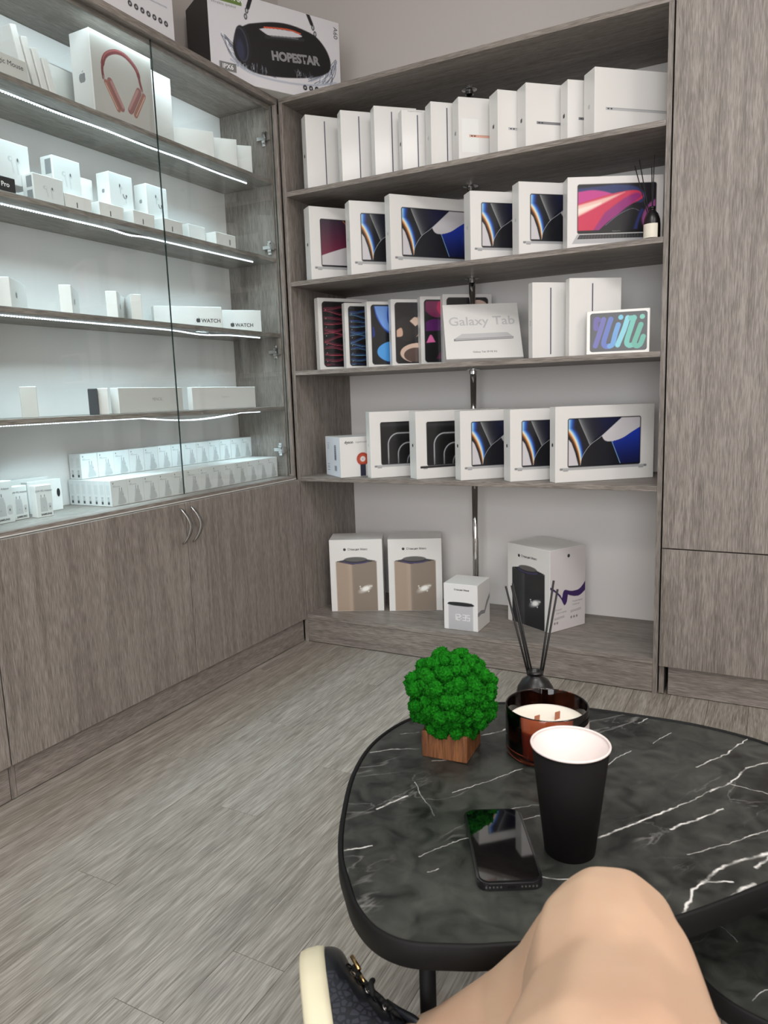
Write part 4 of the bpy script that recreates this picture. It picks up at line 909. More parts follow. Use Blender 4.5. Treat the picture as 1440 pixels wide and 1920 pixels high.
# boom box cartons on top of the cabinets
bx = carton('big speaker carton picturing a black boom box, across the corner on top of the cabinets', -1.844, 2.256, ZT, 62.3, .545, .21, .303, 'speaker cartons on top of the cabinets', 'boom', name='speaker_carton')
text(bx, 'HOPESTAR', .042, M['ink_m'], (.345, -.0008, .131), (PI / 2, -rad(6), 0), bold=.0022); text(bx, 'A60', .026, M['ink'], (.527, -.0008, .262), (PI / 2, PI / 2, 0))
text(bx, 'HOPESTAR', .026, M['ink_w'], (.008, -.0009, .282), align='LEFT', bold=.0006); text(bx, 'Wireless speaker', .014, M['ink_m'], (.012, -.0009, .254), align='LEFT')
text(bx, 'IPX6', .022, M['ink_w'], (.064, -.0009, .046), bold=.0004)
bm = bmesh.new(); bm.faces.new([bm.verts.new(v) for v in ((-.0005, .209, .001), (-.0005, .001, .001), (-.0005, .001, .302), (-.0005, .209, .302))]); obj('printed_black_side', to_me(bm, 'pbs'), bx, M['black_carton'])
b2 = carton('speaker carton cut off by the picture top, round icons at its foot', -1.80, 1.470, ZT, 89, .545, .17, .303, 'speaker cartons on top of the cabinets', 'boom2', name='speaker_carton')

# display cabinet stock ------------------------------------------------
ZA, ZBb, ZC, ZD, ZE = ZF['A'], ZF['B'], ZF['C'], ZF['D'], .722
GA = 'boxes on the highest lit shelf'
o = carton('headphone box with a pale pink headset picture, highest lit shelf', -1.822, 1.684, ZA, 90, .244, .083, .238, GA, 'hp', spine=.03, sp='ink_m', sh=.46)
o = carton('low white box with small mouse lettering, highest lit shelf', -1.82, 1.245, ZA, 90, .215, .08, .062, GA, m='carton2'); text(o, 'Magic Mouse', .018, M['ink'], (.155, -.0004, .042))
o = carton('white box standing behind the mouse box, highest lit shelf', -1.955, 1.32, ZA, 90, .122, .05, .17, GA)
for i, (yb_, h) in enumerate(((1.515, .172), (1.538, .15), (1.561, .13), (1.584, .112))):
    carton(['thickest leaning white box, tallest of the slanted four, highest lit shelf', 'second tallest leaning thin white box, highest lit shelf', 'third leaning thin white box, highest lit shelf', 'shortest leaning thin white box, next to the flat grey one'][i], -1.865 + .004 * i, yb_ - .024 + .002, ZA + .0008, 90, .020, .10, h, GA, m='carton', tilt=(0, -13))
carton('box tinted grey as shade between the leaning boxes and the headphone box', -1.95, 1.605, ZA, 90, .13, .05, .153, GA, m='carton2')  # shadow on this box is put into its colour as pale grey
carton('tall narrow white box behind the glass door joint, highest lit shelf', -1.88, 1.955, ZA, 90, .122, .06, .24, GA)
carton('wide white box right of the door joint, highest lit shelf', -1.9325, 2.110, ZA, 54, .158, .035, .109, GA)
carton('middle plain white box of three stepping down to the hinge, highest lit shelf', -1.936, 2.254, ZA, 50, .15, .035, .118, GA)
carton('plain white box nearest the top hinge, highest lit shelf', -1.944, 2.351, ZA, 46, .15, .035, .119, GA)
GB = 'earphone boxes on the second lit shelf'
o = carton('flat black earphone box with white lettering, second lit shelf', -1.83, 1.245, ZBb, 90, .149, .09, .048, GB, m='black_carton'); text(o, 'Buds2 Pro', .017, M['ink_w'], (.095, -.0004, .028), bold=.0004)
def pods(lab, x, y, z, w, d, h, pic, side=False):
    o = carton(lab, x, y, z, 90, w, d, h, GB, pic, spine=None if side else .014, sp='ink_m')
    if side:
        for j, (a, b_) in enumerate(((.55, .92), (.08, .45))):
            bm = bmesh.new(); bm.faces.new([bm.verts.new(v) for v in ((-.0004, d * .62, h * a), (-.0004, d * .12, h * a), (-.0004, d * .12, h * b_), (-.0004, d * .62, h * b_))]); obj('printed_photo', to_me(bm, 'ph'), o, M['ink_m'])
    return o
pods('white earbud box standing on the flat black box', -1.880, 1.386, ZBb + .0485, .098, .06, .112, 'pod')
pods('white earbud box with side photos stacked behind the front earbud box', -1.882, 1.562, ZBb + .0505, .098, .05, .112, 'pod', True)
pods('shaded white earbud box at the shelf edge with side photos', -1.832, 1.452, ZBb, .098, .045, .08, 'pod', True)
def small(lab, x, y, w, d, h):
    o = carton(lab, x, y, ZBb, 90, w, d, h, GB); quad_print(o, 'printed_mark', w * .42, w * .46, h * .3, h * .6, 'ink'); return o
small('small square white box under the second stacked earbud box', -1.836, 1.556, .095, .10, .050)
small('small square white box left of the first dark gap, second lit shelf', -1.84, 1.683, .096, .10, .053)
small('small square white box between the two dark gaps, second lit shelf', -1.84, 1.818, .093, .10, .055)
small('small square white box under the glass door joint, second lit shelf', -1.84, 1.952, .09, .10, .056)
pods('white ear-tip earbud box stacked left of the door joint, farther from it', -1.880, 1.767, ZBb + .0558, .097, .055, .110, 'podp')
pods('white ear-tip earbud box stacked right at the door joint', -1.880, 1.924, ZBb + .0568, .095, .055, .108, 'podp')
carton('plain white box at the back between the earbud boxes, second lit shelf', -1.958, 1.665, ZBb, 90, .105, .055, .15, GB)
carton('plain white box behind the glass, second from the side wall, second lit shelf', -1.89, 2.128, ZBb, 90, .088, .08, .075, GB)
o = carton('low white box nearest the side wall of the second lit shelf', -1.845, 2.222, ZBb, 88, .108, .09, .058, GB); quad_print(o, 'printed_mark', .07, .078, .02, .04, 'ink_m')
GC = 'boxes on the third lit shelf'
for i, (x, y, yw, lab) in enumerate(((-1.862, 1.318, 38, 'upright white phone box nearest the cut edge, third lit shelf'), (-1.848, 1.513, 42, 'upright white phone box with a clear gap on both sides, third lit shelf'), (-1.848, 1.683, 38, 'upright white phone box leaning its back to its neighbour, third lit shelf'), (-1.838, 1.775, 58, 'upright white phone box nearest the watch boxes, third lit shelf'))):
    o = carton(lab, x, y, ZC, yw, .034 if i else .042, .15, .083, GC); logo(o, .018, (.0345 if i else .0424, .05, .042), PI / 2, 'ink_m')
carton('thin dark box edge beside the first phone box, third lit shelf', -1.90, 1.285, ZC, 90, .03, .08, .05, GC, m='charcoal_carton')
o = carton('long white watch box spanning the door joint, third lit shelf', -1.974, 2.010, ZC, 54.3, .246, .045, .0795, GC); logo(o, .017, (.157, -.0005, .031), 0); text(o, 'WATCH', .019, M['ink'], (.168, -.0005, .029), align='LEFT', bold=.0004)
o = carton('white watch box half behind the longer one, third lit shelf', -1.985, 2.262, ZC, 49, .24, .04, .087, GC); logo(o, .017, (.125, -.0005, .031), 0); text(o, 'WATCH', .019, M['ink'], (.136, -.0005, .029), align='LEFT', bold=.0004)
GD = 'boxes on the lowest lit shelf'
carton('single upright off-white box near the cut edge, lowest lit shelf', -1.848, 1.352, ZD, 53, .043, .09, .086, GD, m='carton2')
carton('slim charcoal box at the end of the white ones, lowest lit shelf', -1.842, 1.578, ZD, 50, .027, .06, .079, GD, m='charcoal_carton')
carton('slim white box between the charcoal one and the long grey box', -1.840, 1.612, ZD, 50, .030, .05, .080, GD)
o = carton('long grey-fronted box with faint centred lettering, lowest lit shelf', -1.822, 1.676, ZD, 90, .285, .036, .081, GD); q = quad_print(o, 'printed_front', .001, .284, .001, .08, 'carton2', -.0003); text(o, 'PENCIL', .014, M['ink_m'], (.165, -.0006, .042))
o = carton('long white box with very faint lettering beside the side wall, lowest lit shelf', -1.83, 2.018, ZD, 90, .362, .022, .081, GD); text(o, 'Keyboard', .010, M['ink_l'], (.18, -.0005, .045))

# charger boxes: lower layer seven deep, upper layer two deep at the back, thirteen along
CW, CD, CH = .0680, .0276, .082
bm = bmesh.new(); bm_box(bm, .0003, CW - .0003, .0002, CD - .0002, 0, CH, .0007); cme = to_me(bm, 'charger_box'); cme.materials.append(M['carton'])
ordn = ['first', 'second', 'third', 'fourth', 'fifth', 'sixth', 'seventh', 'eighth', 'ninth', 'tenth', 'eleventh', 'twelfth', 'last']
def charger(i, j, z, x0, y0, rows, layer):
    jit = random.uniform(-.0006, .0006)
    o = obj('charger_box', cme); o.location = (x0 - j * CD + jit, y0 + i * CW, z + .0004); o.rotation_euler = (0, 0, PI / 2)
    g = 'charger boxes on the counter'
    if j == 0: lab = '%s charger box from the open end, front row of the %s layer' % (ordn[i], layer)
    elif i == 0: lab = 'charger box at the open end of the %s layer, %s row back' % (layer, ordn[j])
    elif layer == 'upper': lab = 'charger box hidden behind the front of the upper layer, seen only by its top'; g = 'rear charger boxes of the upper layer'
    else: lab = 'charger box inside the lower layer, seen only by its top'; g = 'inner charger boxes of the lower layer'
    tag(o, lab, 'box', g)
    if j == 0: q = obj('printed_picture', PIC['chg'], o); q.scale = (CW - .003, 1, CH - .003); q.location = (.0015, -.0003, .0015)
    if i == 0: q = obj('printed_end', PIC['chge'], o); q.scale = (CD - .003, 1, CH - .003); q.rotation_euler = (0, 0, LX); q.location = (.0000, CD - .0015, .0015)
for i in range(13):
    for j in range(7):
        if j < 5 or i == 0: charger(i, j, ZE, -1.838, 1.6276, 7, 'lower')
for i in range(13):
    for j in range(5, 7):
        if i: charger(i, j, ZE, -1.838, 1.6276, 7, 'lower')
for i in range(13):
    for j in range(2): charger(i, j, ZE + CH + .0008, -1.838 - 5 * CD, 1.638, 2, 'upper')
GE = 'phone adapter boxes at the cut end of the counter'
def adp(lab, x, y, yw, w, d, h, front=True):
    o = carton(lab, x, y, ZE, yw, w, d, h, GE, 'adp' if front else None, m='carton')
    if front: text(o, '25W PD Adapter', .0078, M['ink'], (w * .5, -.0008, h * .82)); text(o, 'SAMSUNG', .0075, M['ink'], (w * .55, -.0008, h * .085), bold=.0003)
    return o
adp('tallest phone adapter box, cut by the picture edge', -1.893, 1.255, 92, .076, .035, .118)
adp('phone adapter box tucked between the tallest and the forward one', -1.909, 1.3335, 95, .056, .030, .097)
adp('forward phone adapter box nearest the charger stacks', -1.884, 1.3945, 86, .052, .028, .094)
o = adp('white box with a dark lens mark behind the forward adapter box', -1.965, 1.43, 90, .118, .03, .098, False); bm = lathe([(0, 0), (.006, 0), (.006, .0004), (0, .0004)], 16); l_ = obj('dark_lens', to_me(bm, 'lens'), o, M['black_carton']); l_.rotation_euler = (PI / 2, 0, 0); l_.scale = (1, 2.2, 1); l_.location = (.105, -.0003, .055)
adp('white box lying highest behind the adapter boxes', -2.00, 1.40, 90, .13, .03, .105, False)

# ------------------------------------------------------------------ reed diffusers
def diffuser(label, loc, r, hb, sticks, labelled):
    t = thing('reed_diffuser', label, 'diffuser', loc, 0, 'reed diffusers')
    nk = r * .33
    prof = [(0, 0), (r * .96, 0), (r, r * .08), (r, hb * .45), (r * .93, hb * .62), (r * .7, hb * .78), (nk * 1.15, hb * .88), (nk, hb * .9), (nk, hb * .93), (nk * 1.25, hb * .935), (nk * 1.25, hb), (nk * .8, hb), (nk * .8, hb * .9), (0, hb * .9)]
    bm = lathe(prof, 40); o = obj('bottle', to_me(bm, 'bottle', True), t, M['black_gloss'])
    if labelled:
        bm = bmesh.new(); seg = 20; a0 = -2.7; a1 = -.7; prev = None
        for k_ in range(seg + 1):
            a = a0 + (a1 - a0) * k_ / seg; cur = [bm.verts.new((math.cos(a) * r * 1.012, math.sin(a) * r * 1.012, z_)) for z_ in (hb * .03, hb * .46)]
            if prev: bm.faces.new((prev[0], cur[0], cur[1], prev[1]))
            prev = cur
        obj('paper_label', to_me(bm, 'paper_label'), t, M['label_cream'])
    for a, b_ in sticks:
        bm = tube([Vector(a), Vector(b_)], .0019 if not labelled else .0016, 8); obj('reed', to_me(bm, 'reed', True), t, M['stick'])
    return t
nk = Vector((-.3543, 1.2083, .545))
diffuser('black bottle diffuser with five reeds behind the amber candle on the marble table', (-.3511, 1.2000, .4801), .033, .078,
         [((-.003, .0, .03), (-.056, .010, .222)), ((.002, .004, .03), (-.046, .018, .226)), ((-.004, .006, .03), (-.052, .030, .219)), ((.003, -.002, .03), (.018, .052, .229)), ((.004, .004, .03), (.026, .048, .215))], False)
diffuser('small black bottle diffuser with a cream label at the end of the second shelf', (-.375, 2.582, ZS[1] + .0005), .026, .1,
         [((.0, .0, .03), (-.056, .0, .232)), ((.0, .003, .03), (-.043, .004, .248)), ((.002, .0, .03), (-.005, .004, .222)), ((.0, .0, .03), (.003, -.003, .254))], True)

# ------------------------------------------------------------------ coffee tables
def outline(P, n=8):
    P = [Vector((a, b, 0)) for a, b in P]; o = []; m_ = len(P)
    for i in range(m_):
        a, b, c, d = P[i - 1], P[i], P[(i + 1) % m_], P[(i + 2) % m_]
        for k_ in range(n):
            t = k_ / n; o.append(.5 * ((2 * b) + (c - a) * t + (2 * a - 5 * b + 4 * c - d) * t * t + (3 * b - a - 3 * c + d) * t ** 3))
    return o
def inset(P, d):
    o = []
    for i, p_ in enumerate(P):
        t = (P[(i + 1) % len(P)] - P[i - 1]).normalized(); o.append(p_ + Vector((-t.y, t.x, 0)) * d)
    return o
def table(label, P, ztop, rim, feet, origin):
    O = outline(P); A = sum((O[i - 1].x * O[i].y - O[i].x * O[i - 1].y) for i in range(len(O)))
    if A < 0: O = O[::-1]
    O = [p_ - Vector((origin[0], origin[1], 0)) for p_ in O]
    t = thing('coffee_table', label, 'table', (origin[0], origin[1], 0), 0, 'nesting marble tables')
    I = inset(O, .006); J = inset(O, .007)
    bm = bmesh.new(); a = [bm.verts.new((p_.x, p_.y, ztop)) for p_ in J]; b_ = [bm.verts.new((p_.x, p_.y, ztop - .012)) for p_ in J]
    bm.faces.new(a); bm.faces.new(b_[::-1])
    for i in range(len(a)): bm.faces.new((a[i - 1], b_[i - 1], b_[i], a[i]))
    bmesh.ops.recalc_face_normals(bm, faces=bm.faces); obj('marble_top', to_me(bm, 'marble_top'), t, M['marble'])
    bm = bmesh.new(); rows = []
    for ring, z in ((I, ztop - .014), (I, ztop + .0012), (inset(O, .0045), ztop + .0025), (inset(O, .0015), ztop + .0022), (O, ztop + .0005), (O, ztop - rim + .002), (inset(O, .002), ztop - rim), (inset(O, .014), ztop - rim), (inset(O, .014), ztop - .014)):
        rows.append([bm.verts.new((p_.x, p_.y, z)) for p_ in ring])
    rows.append(rows[0])
    for r1, r2 in zip(rows, rows[1:]):
        for i in range(len(r1)): bm.faces.new((r1[i - 1], r1[i], r2[i], r2[i - 1]))
    bmesh.ops.recalc_face_normals(bm, faces=bm.faces); obj('rim', to_me(bm, 'rim', True), t, M['black_metal'])
    for f in feet:
        bm = tube([Vector((f[0] - origin[0], f[1] - origin[1], 0.002)), Vector((f[0] - origin[0], f[1] - origin[1], ztop - .013))], .0095, 16); obj('leg', to_me(bm, 'leg', True), t, M['black_metal'])
    return t
UP = [(-.458, .707), (-.497, .779), (-.541, .884), (-.561, .989), (-.545, 1.09), (-.49, 1.172), (-.411, 1.222), (-.30, 1.252), (-.184, 1.262), (-.082, 1.261), (.012, 1.236), (.085, 1.18), (.118, 1.10), (.110, 1.01), (.07, .925), (.016, .860), (-.062, .767), (-.14, .696), (-.229, .640), (-.268, .6205), (-.314, .604), (-.354, .608), (-.392, .631), (-.425, .666)]
table('higher black marble coffee table with a rounded black metal rim', UP, .48, .028, [(-.322, .672), (-.50, 1.05), (.03, 1.13), (-.12, .80)], (-.2, .95))
LO = [(-.095, 1.02), (-.085, .92), (-.062, .85), (-.015, .806), (.07, .79), (.2, .795), (.33, .85), (.42, .97), (.43, 1.1), (.35, 1.22), (.2, 1.28), (.05, 1.24), (-.05, 1.15)]
table('lower nesting marble table sliding out under the higher one beside the bare thigh', LO, .36, .026, [(.02, .93), (.30, .9), (.33, 1.17), (.06, 1.18)], (.17, 1.03))

# ------------------------------------------------------------------ moss ball in wooden cube
pt = thing('moss_ball_planter', 'green moss ball on a small square wooden base on the marble table', 'plant', (-.433, 1.015, .4802), rad(4))
bm = bmesh.new(); bm_box(bm, -.037, .037, -.037, .037, 0, .043, .0015); obj('wooden_base', to_me(bm, 'wooden_base'), pt, M['planter'])
from mathutils import noise as NZ
bm = bmesh.new(); R0 = .063; rs = random.Random(7); cen = Vector((0, .004, .092))
nl = 150
for i in range(nl):
    zc = 1 - 2 * (i + .5) / nl; ph = i * 2.399963; rr = math.sqrt(1 - zc * zc)
    dv = Vector((rr * math.cos(ph), rr * math.sin(ph), zc)) + Vector((rs.uniform(-.09, .09) for _ in range(3))); dv.normalize()
    pc = cen + dv * (R0 - .002 + rs.uniform(-.004, .0045)); rl = rs.uniform(.0075, .0125)
    res = bmesh.ops.create_icosphere(bm, subdivisions=4, radius=1)
    for v in res['verts']:
        q = v.co.copy(); off = pc * 40
        f = 1 + .20 * NZ.noise(q * 2.2 + off) + .22 * NZ.noise(q * 6 + off) + .34 * NZ.noise(q * 13 + off)
        v.co = pc + q * rl * f
res = bmesh.ops.create_icosphere(bm, subdivisions=3, radius=R0 - .003); bmesh.ops.translate(bm, vec=cen, verts=res['verts'])
bmesh.ops.translate(bm, vec=(0, 0, 0), verts=bm.verts)
mo = obj('moss', to_me(bm, 'moss', True), pt, M['moss']); mo['kind'] = 'stuff'

# ------------------------------------------------------------------ amber candle
cn = thing('candle', 'wide amber glass candle with cream wax and two wooden wicks', 'candle', (-.2954, 1.0717, .4802))
bm = lathe([(0, 0), (.058, 0), (.0625, .004), (.0638, .010), (.0638, .0765), (.063, .078), (.0615, .078), (.0608, .0765), (.0608, .010), (.058, .007), (0, .007)], 64); obj('glass_jar', to_me(bm, 'glass_jar', True), cn, M['amber'])
bm = lathe([(0, .0085), (.0590, .0085), (.0600, .012), (.0600, .0520), (.058, .0512), (.03, .0500), (0, .0500)], 48); obj('wax', to_me(bm, 'wax', True), cn, M['wax'])
for x_, y_, a_ in ((.012, .010, .5), (-.013, -.016, .5)):
    bm = bmesh.new(); bm_box(bm, -.0055, .0055, -.0006, .0006, .045, .0625, .0002); w_ = obj('wick', to_me(bm, 'wick'), cn, M['wick']); w_.location = (x_, y_, 0); w_.rotation_euler = (0, rad(3), rad(62))
bm = bmesh.new(); prev = None
for k_ in range(25):
    a = rad(-62 + 74 * k_ / 24); cur = [bm.verts.new((math.cos(a) * .0642, math.sin(a) * .0642, z_)) for z_ in (.012, .058)]
    if prev: bm.faces.new((prev[0], cur[0], cur[1], prev[1]))
    prev = cur
obj('paper_label', to_me(bm, 'paper_label'), cn, M['cupwhite'])

# ------------------------------------------------------------------ paper cup
cp = thing('paper_cup', 'tall matte black paper cup with a white inside and rolled rim', 'cup', (-.2014, .8355, .4802))
bm = lathe([(0, .006), (.0295, .006), (.0295, 0), (.0305, 0), (.0462, .1375), (.0452, .1375), (.0290, .008), (0, .008)], 64); o = obj('cup_wall', to_me(bm, 'cup_wall', True), cp, [M['black_matte'], M['cupwhite']])
for f in o.data.polygons:
    c_ = f.center; n_ = f.normal
    if (n_.x * c_.x + n_.y * c_.y) < -1e-6 and c_.z > .0065 or (n_.z > .5 and c_.z > .007 and c_.z < .1): f.material_index = 1
bm = bmesh.new(); rg = []
for k_ in range(64):
    a = 2 * PI * k_ / 64; rg.append([bm.verts.new(((.0463 + .0014 * math.cos(b_)) * math.cos(a), (.0463 + .0014 * math.cos(b_)) * math.sin(a), .1385 + .0015 * math.sin(b_))) for b_ in [2 * PI * j / 10 for j in range(10)]])
for i in range(64):
    for j in range(10): bm.faces.new((rg[i - 1][j], rg[i][j], rg[i][(j + 1) % 10], rg[i - 1][(j + 1) % 10]))
bmesh.ops.recalc_face_normals(bm, faces=bm.faces); obj('rolled_rim', to_me(bm, 'rolled_rim', True), cp, M['cupwhite'])

# ------------------------------------------------------------------ phone
ph = thing('phone', 'black smartphone in a clear case lying face up beside the paper cup', 'phone', (-.2778, .7983, .4802), rad(28.3))
def rr_prism(w, l, r, z0, z1, bev=0, seg=8):
    bm = bmesh.new(); P = []
    for cx, cy, a0 in ((w / 2 - r, l / 2 - r, 0), (-w / 2 + r, l / 2 - r, 90), (-w / 2 + r, -l / 2 + r, 180), (w / 2 - r, -l / 2 + r, 270)):
        for k_ in range(seg + 1): a = rad(a0 + 90 * k_ / seg); P.append((cx + r * math.cos(a), cy + r * math.sin(a)))
    lo = [bm.verts.new((x_, y_, z0)) for x_, y_ in P]; hi = [bm.verts.new((x_, y_, z1)) for x_, y_ in P]
    bm.faces.new(lo[::-1]); tf = bm.faces.new(hi)
    for i in range(len(P)): bm.faces.new((lo[i - 1], lo[i], hi[i], hi[i - 1]))
    if bev: bmesh.ops.bevel(bm, geom=list(tf.edges), offset=bev, segments=2, affect='EDGES')
    return bm
obj('case', to_me(rr_prism(.0755, .153, .013, 0, .0088, .0012), 'case'), ph, M['phone_case'])
obj('phone_body', to_me(rr_prism(.0705, .1465, .0115, .0089, .0096, .0003), 'phone_body'), ph, M['black_metal'])
obj('screen', to_me(rr_prism(.0690, .1450, .0108, .0097, .0101, 0), 'screen'), ph, M['phone_glass'])
for s_ in (-1, 1):
    for k_ in range(5):
        bm = bmesh.new(); bm_box(bm, -.0009, .0009, -.0004, .0004, -.0009, .0009); o = obj('speaker_hole', to_me(bm, 'speaker_hole'), ph, M['steel']); o.location = (s_ * (.012 + .0042 * k_), -.0766, .0048)
bm = bmesh.new(); bm_box(bm, -.0045, .0045, -.0004, .0004, -.0014, .0014); o = obj('charging_port', to_me(bm, 'charging_port'), ph, M['black_gloss']); o.location = (0, -.0766, .0048)

# ------------------------------------------------------------------ seated person: bare crossed leg and sneaker
def CW_(px, py, d): return CAM + d * (fwd + RGT * ((px - 720) / 1379.7) - UPV * ((py - 960) / 1379.7))
pn = thing('person', 'person sitting with a bare crossed leg and a black sneaker, only the leg in view', 'person', (0, .2, 0))
def sweep(pts):      # overlapping closed beads along a tapering limb, fused below by a voxel remesh
    bm = bmesh.new()
    for (a, ra_), (b_, rb) in zip(pts, pts[1:]):
        n_ = max(2, int((b_ - a).length / .010))
        for k_ in range(n_ + 1):
            t = k_ / n_; res = bmesh.ops.create_icosphere(bm, subdivisions=2, radius=ra_ + (rb - ra_) * t); bmesh.ops.translate(bm, vec=a.lerp(b_, t), verts=res['verts'])
    return bm
K = CW_(1148, 1758, .60)
limb = [(CW_(1165, 2750, .235) + Vector((0, -.02, -.05)), .088), (CW_(1160, 2190, .38), .081), (CW_(1163, 1960, .49), .0695), (CW_(1150, 1850, .545), .0675), (CW_(1143, 1795, .575), .0615), (K, .0555)]
shin = [(K, .0545), (CW_(1095, 1800, .622), .050), (CW_(1048, 1848, .650), .0465), (CW_(975, 1893, .695), .0425), (CW_(900, 1925, .735), .037), (CW_(838, 1948, .770), .0315), (CW_(800, 1960, .795), .0300), (CW_(745, 1985, .815), .029)]
bm = sweep(limb); join_bm(bm, sweep(shin))
body = obj('body', to_me(bm, 'body'), pn, M['skin']); body.location = -pn.location
rm = body.modifiers.new('r', 'REMESH'); rm.mode = 'VOXEL'; rm.voxel_size = .0042; rm.use_smooth_shade = True
sm = body.modifiers.new('s', 'SMOOTH'); sm.factor = .6; sm.iterations = 12

# sneaker: local x = width (towards the eye side), y = heel-to-toe, z = height above the sole
Ld = (RGT * -.16 + UPV * .10 + fwd * .98).normalized()
Uu = (RGT * .95 + UPV * .22 + fwd * .10); Uu = (Uu - Ld * Uu.dot(Ld)).normalized(); Ss = Ld.cross(Uu).normalized()
toe = CW_(571, 1812, .93)
MS = Matrix(((Ss.x, Ld.x, Uu.x, toe.x), (Ss.y, Ld.y, Uu.y, toe.y), (Ss.z, Ld.z, Uu.z, toe.z), (0, 0, 0, 1)))
def hw(l):      # half width of the sole at distance l behind the toe tip
    xs_ = [0, .008, .025, .05, .08, .12, .16, .20, .235, .255, .262]; ys_ = [.0, .022, .038, .046, .048, .043, .037, .035, .032, .020, 0]
    return float(np.interp(l, xs_, ys_))
def ht(l):      # height of the upper
    return float(np.interp(l, [0, .006, .02, .05, .075, .10, .13, .155], [.030, .042, .054, .060, .066, .079, .098, .112]))
sn = bmesh.new(); rings = []; NS = 20
ls = [.003, .007, .013, .022, .035, .05, .065, .08, .095, .11, .125, .14, .155]
for l in ls:
    w = hw(l) * .965; h_ = ht(l); ring = []
    for k_ in range(NS + 1):
        a = PI * k_ / NS; ca, sa = math.cos(a), math.sin(a); e = .62
        x_ = w * math.copysign(abs(ca) ** e, ca) * (1 - .42 * (sa ** 3) * min(1, l / .12)); z_ = .024 + (h_ - .024) * abs(sa) ** .80
        ring.append(sn.verts.new((x_, -l, z_)))
    rings.append(ring)
for l in (.175, .20, .225, .245, .256):   # behind the tongue: collar with an opening
    w = hw(l) * .95; top = float(np.interp(l, [.155, .175, .21, .256], [.098, .078, .070, .082])); ring = []
    for k_ in range(NS + 1):
        t = k_ / NS; a = PI * t; ca, sa = math.cos(a), math.sin(a); x_ = w * math.copysign(abs(ca) ** .62, ca) * (1 - .30 * sa ** 3); z_ = .024 + (top - .024) * min(1, abs(sa) ** .55)
        ring.append(sn.verts.new((x_, -l, z_)))
    rings.append(ring)
tipv = sn.verts.new((0, -.0015, .030))
for a, b_ in zip(rings, rings[1:]):
    for k_ in range(NS): sn.faces.new((a[k_], b_[k_], b_[k_ + 1], a[k_ + 1]))
for k_ in range(NS): sn.faces.new((tipv, rings[0][k_], rings[0][k_ + 1]))
endv = sn.verts.new((0, -.261, .04))
for k_ in range(NS): sn.faces.new((endv, rings[-1][k_ + 1], rings[-1][k_]))
bmesh.ops.recalc_face_normals(sn, faces=sn.faces)
sneaker = obj('sneaker', to_me(sn, 'sneaker', True), pn, [M['leather'], M['mono']]); PM = Matrix.Translation(-pn.location)
for f in sneaker.data.polygons:
    c_ = f.center
    if -c_.y > .085 and c_.z < ht(-c_.y) - .030: f.material_index = 1
sneaker.matrix_local = PM @ MS; sneaker['label'] = 'black lace-up sneaker with a cream rubber sole'
def outline_shoe(off):
    P = []
    for l in np.linspace(0, .262, 30): P.append((hw(l) + off if 0 < l < .262 else 0, -l))
    for l in np.linspace(.262, 0, 30)[1:-1]: P.append((-hw(l) - off, -l))
    P[0] = (0, off)
    return P
so = bmesh.new(); rr_ = []
for off, z in ((-.004, 0), (.002, .003), (.004, .012), (.0035, .024), (.001, .031), (-.003, .032)):
    rr_.append([so.verts.new((x_, y_, z)) for x_, y_ in outline_shoe(off)])
for a, b_ in zip(rr_, rr_[1:]):
    for i in range(len(a)): so.faces.new((a[i - 1], a[i], b_[i], b_[i - 1]))
so.faces.new(rr_[0]); so.faces.new(rr_[-1]); bmesh.ops.recalc_face_normals(so, faces=so.faces)
obj('sole', to_me(so, 'sole', True), sneaker, M['sole'])['label'] = 'cream rubber sole'
def surf(l, t):     # point on the upper: t=0 eye-side edge, .5 ridge, 1 other edge
    w = hw(l) * .965; h_ = ht(l); a = PI * t; ca, sa = math.cos(a), math.sin(a)
    return Vector((w * math.copysign(abs(ca) ** .62, ca) * (1 - .42 * (sa ** 3) * min(1, l / .12)), -l, .024 + (h_ - .024) * abs(sa) ** .80))
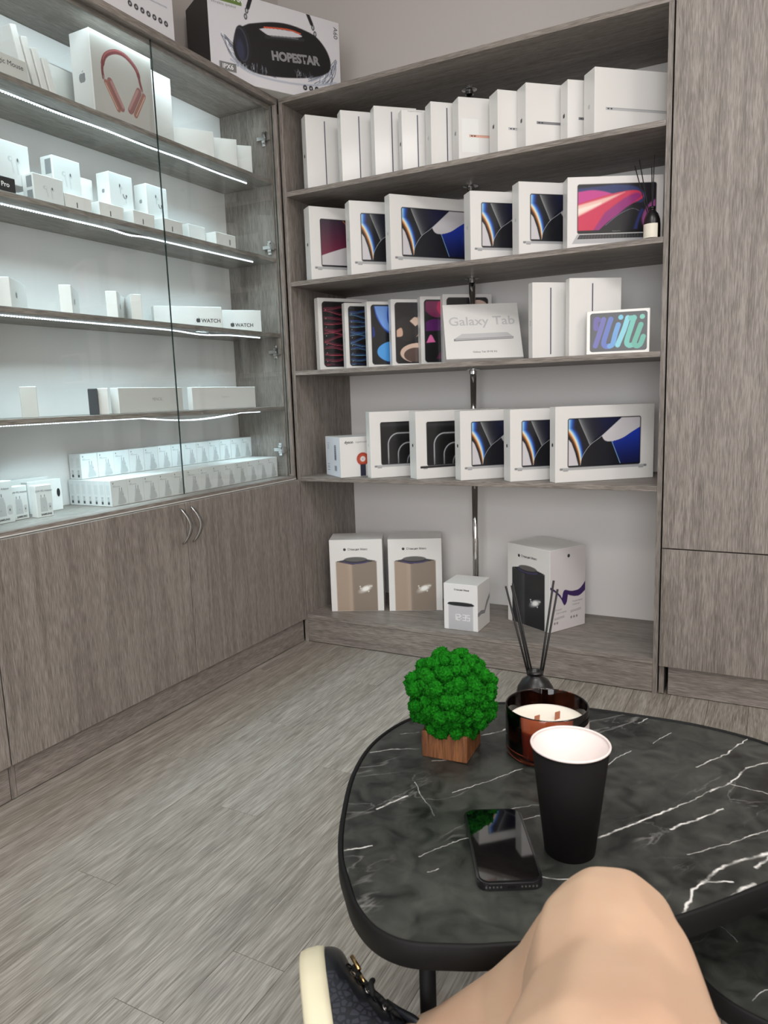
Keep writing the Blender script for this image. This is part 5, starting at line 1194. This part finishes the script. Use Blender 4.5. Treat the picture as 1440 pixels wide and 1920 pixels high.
for i, l in enumerate((.062, .076, .090, .104, .118, .132, .146)):
    for t in (.30, .70):
        p0 = surf(l, t); n_ = (p0 - Vector((0, -l, .03))).normalized()
        bm = bmesh.new(); a_ = n_.orthogonal().normalized(); c_ = n_.cross(a_); RG = []
        for k_ in range(14):
            q = 2 * PI * k_ / 14; d_ = a_ * math.cos(q) + c_ * math.sin(q); RG.append([bm.verts.new(p0 + n_ * .0008 + d_ * (.0034 + .0011 * math.cos(b_)) + n_ * .0011 * math.sin(b_)) for b_ in [2 * PI * j / 6 for j in range(6)]])
        for k_ in range(14):
            for j in range(6): bm.faces.new((RG[k_ - 1][j], RG[k_][j], RG[k_][(j + 1) % 6], RG[k_ - 1][(j + 1) % 6]))
        obj('eyelet', to_me(bm, 'eyelet', True), sneaker, M['steel'] if i % 2 else M['black_metal'])
    if i < 6:
        pts = [surf(l + .007 * k_, .30 + .40 * k_) * 1 + Vector((0, 0, .0035)) if k_ in (0, 1) else surf(l + .007 * k_, .30 + .40 * k_) + Vector((0, 0, .0045)) for k_ in (0, .25, .5, .75, 1)]
        obj('lace', to_me(tube(pts, .0032, 8), 'lace', True), sneaker, M['lace'])
        pts = [surf(l + .014 - .014 * k_, .30 + .40 * k_) + Vector((0, 0, .005)) for k_ in (0, .25, .5, .75, 1)]
        obj('lace', to_me(tube(pts, .0030, 8), 'lace', True), sneaker, M['lace'])
# bow and metal lace tips
top = surf(.07, .5)
for sgn in (-1, 1):
    pts = [top + Vector((0, 0, .006)), top + Vector((sgn * .018, -.012, .016)), top + Vector((sgn * .030, -.030, .014)), top + Vector((sgn * .018, -.040, .012)), top + Vector((0, -.012, .008))]
    obj('lace', to_me(tube([Vector(q) for q in curve([tuple(p_) for p_ in pts], 6)], .0032, 8), 'lace', True), sneaker, M['lace'])
p0 = surf(.052, .66) + Vector((-.008, 0, .006)); obj('lace_tip', to_me(tube([p0, p0 + Vector((.002, -.022, .006))], .0026, 10), 'lace_tip', True), sneaker, M['gold'])['label'] = 'gold lace tip'
p1 = p0 + Vector((.004, -.030, .006)); obj('lace_tip', to_me(tube([p1, p1 + Vector((.003, -.008, .003))], .0022, 10), 'lace_tip', True), sneaker, M['gold'])['label'] = 'gold lace tip'
tg = bmesh.new(); prev = None
for l, w, z in ((.12, .018, .094), (.14, .020, .106), (.158, .022, .119), (.168, .018, .127)):
    cur = [tg.verts.new((w * q, -l, z - .006 * q * q)) for q in (-1, -.5, 0, .5, 1)]
    if prev:
        for j in range(4): tg.faces.new((prev[j], prev[j + 1], cur[j + 1], cur[j]))
    prev = cur
tgo = obj('tongue', to_me(tg, 'tongue', True), sneaker, M['leather']); s_ = tgo.modifiers.new('s', 'SOLIDIFY'); s_.thickness = .006
# sock rising from the collar around the ankle
A0 = CW_(800, 1960, .795); A1 = CW_(735, 1985, .82)
IM = MS.inverted(); c0 = MS @ Vector((0, -.195, .055))
sk = sweep([(c0, .031), (CW_(752, 1968, .812), .0335)]); sko = obj('sock', to_me(sk, 'sock'), pn, M['sock']); sko.location = -pn.location
rm = sko.modifiers.new('r', 'REMESH'); rm.mode = 'VOXEL'; rm.voxel_size = .004; rm.use_smooth_shade = True
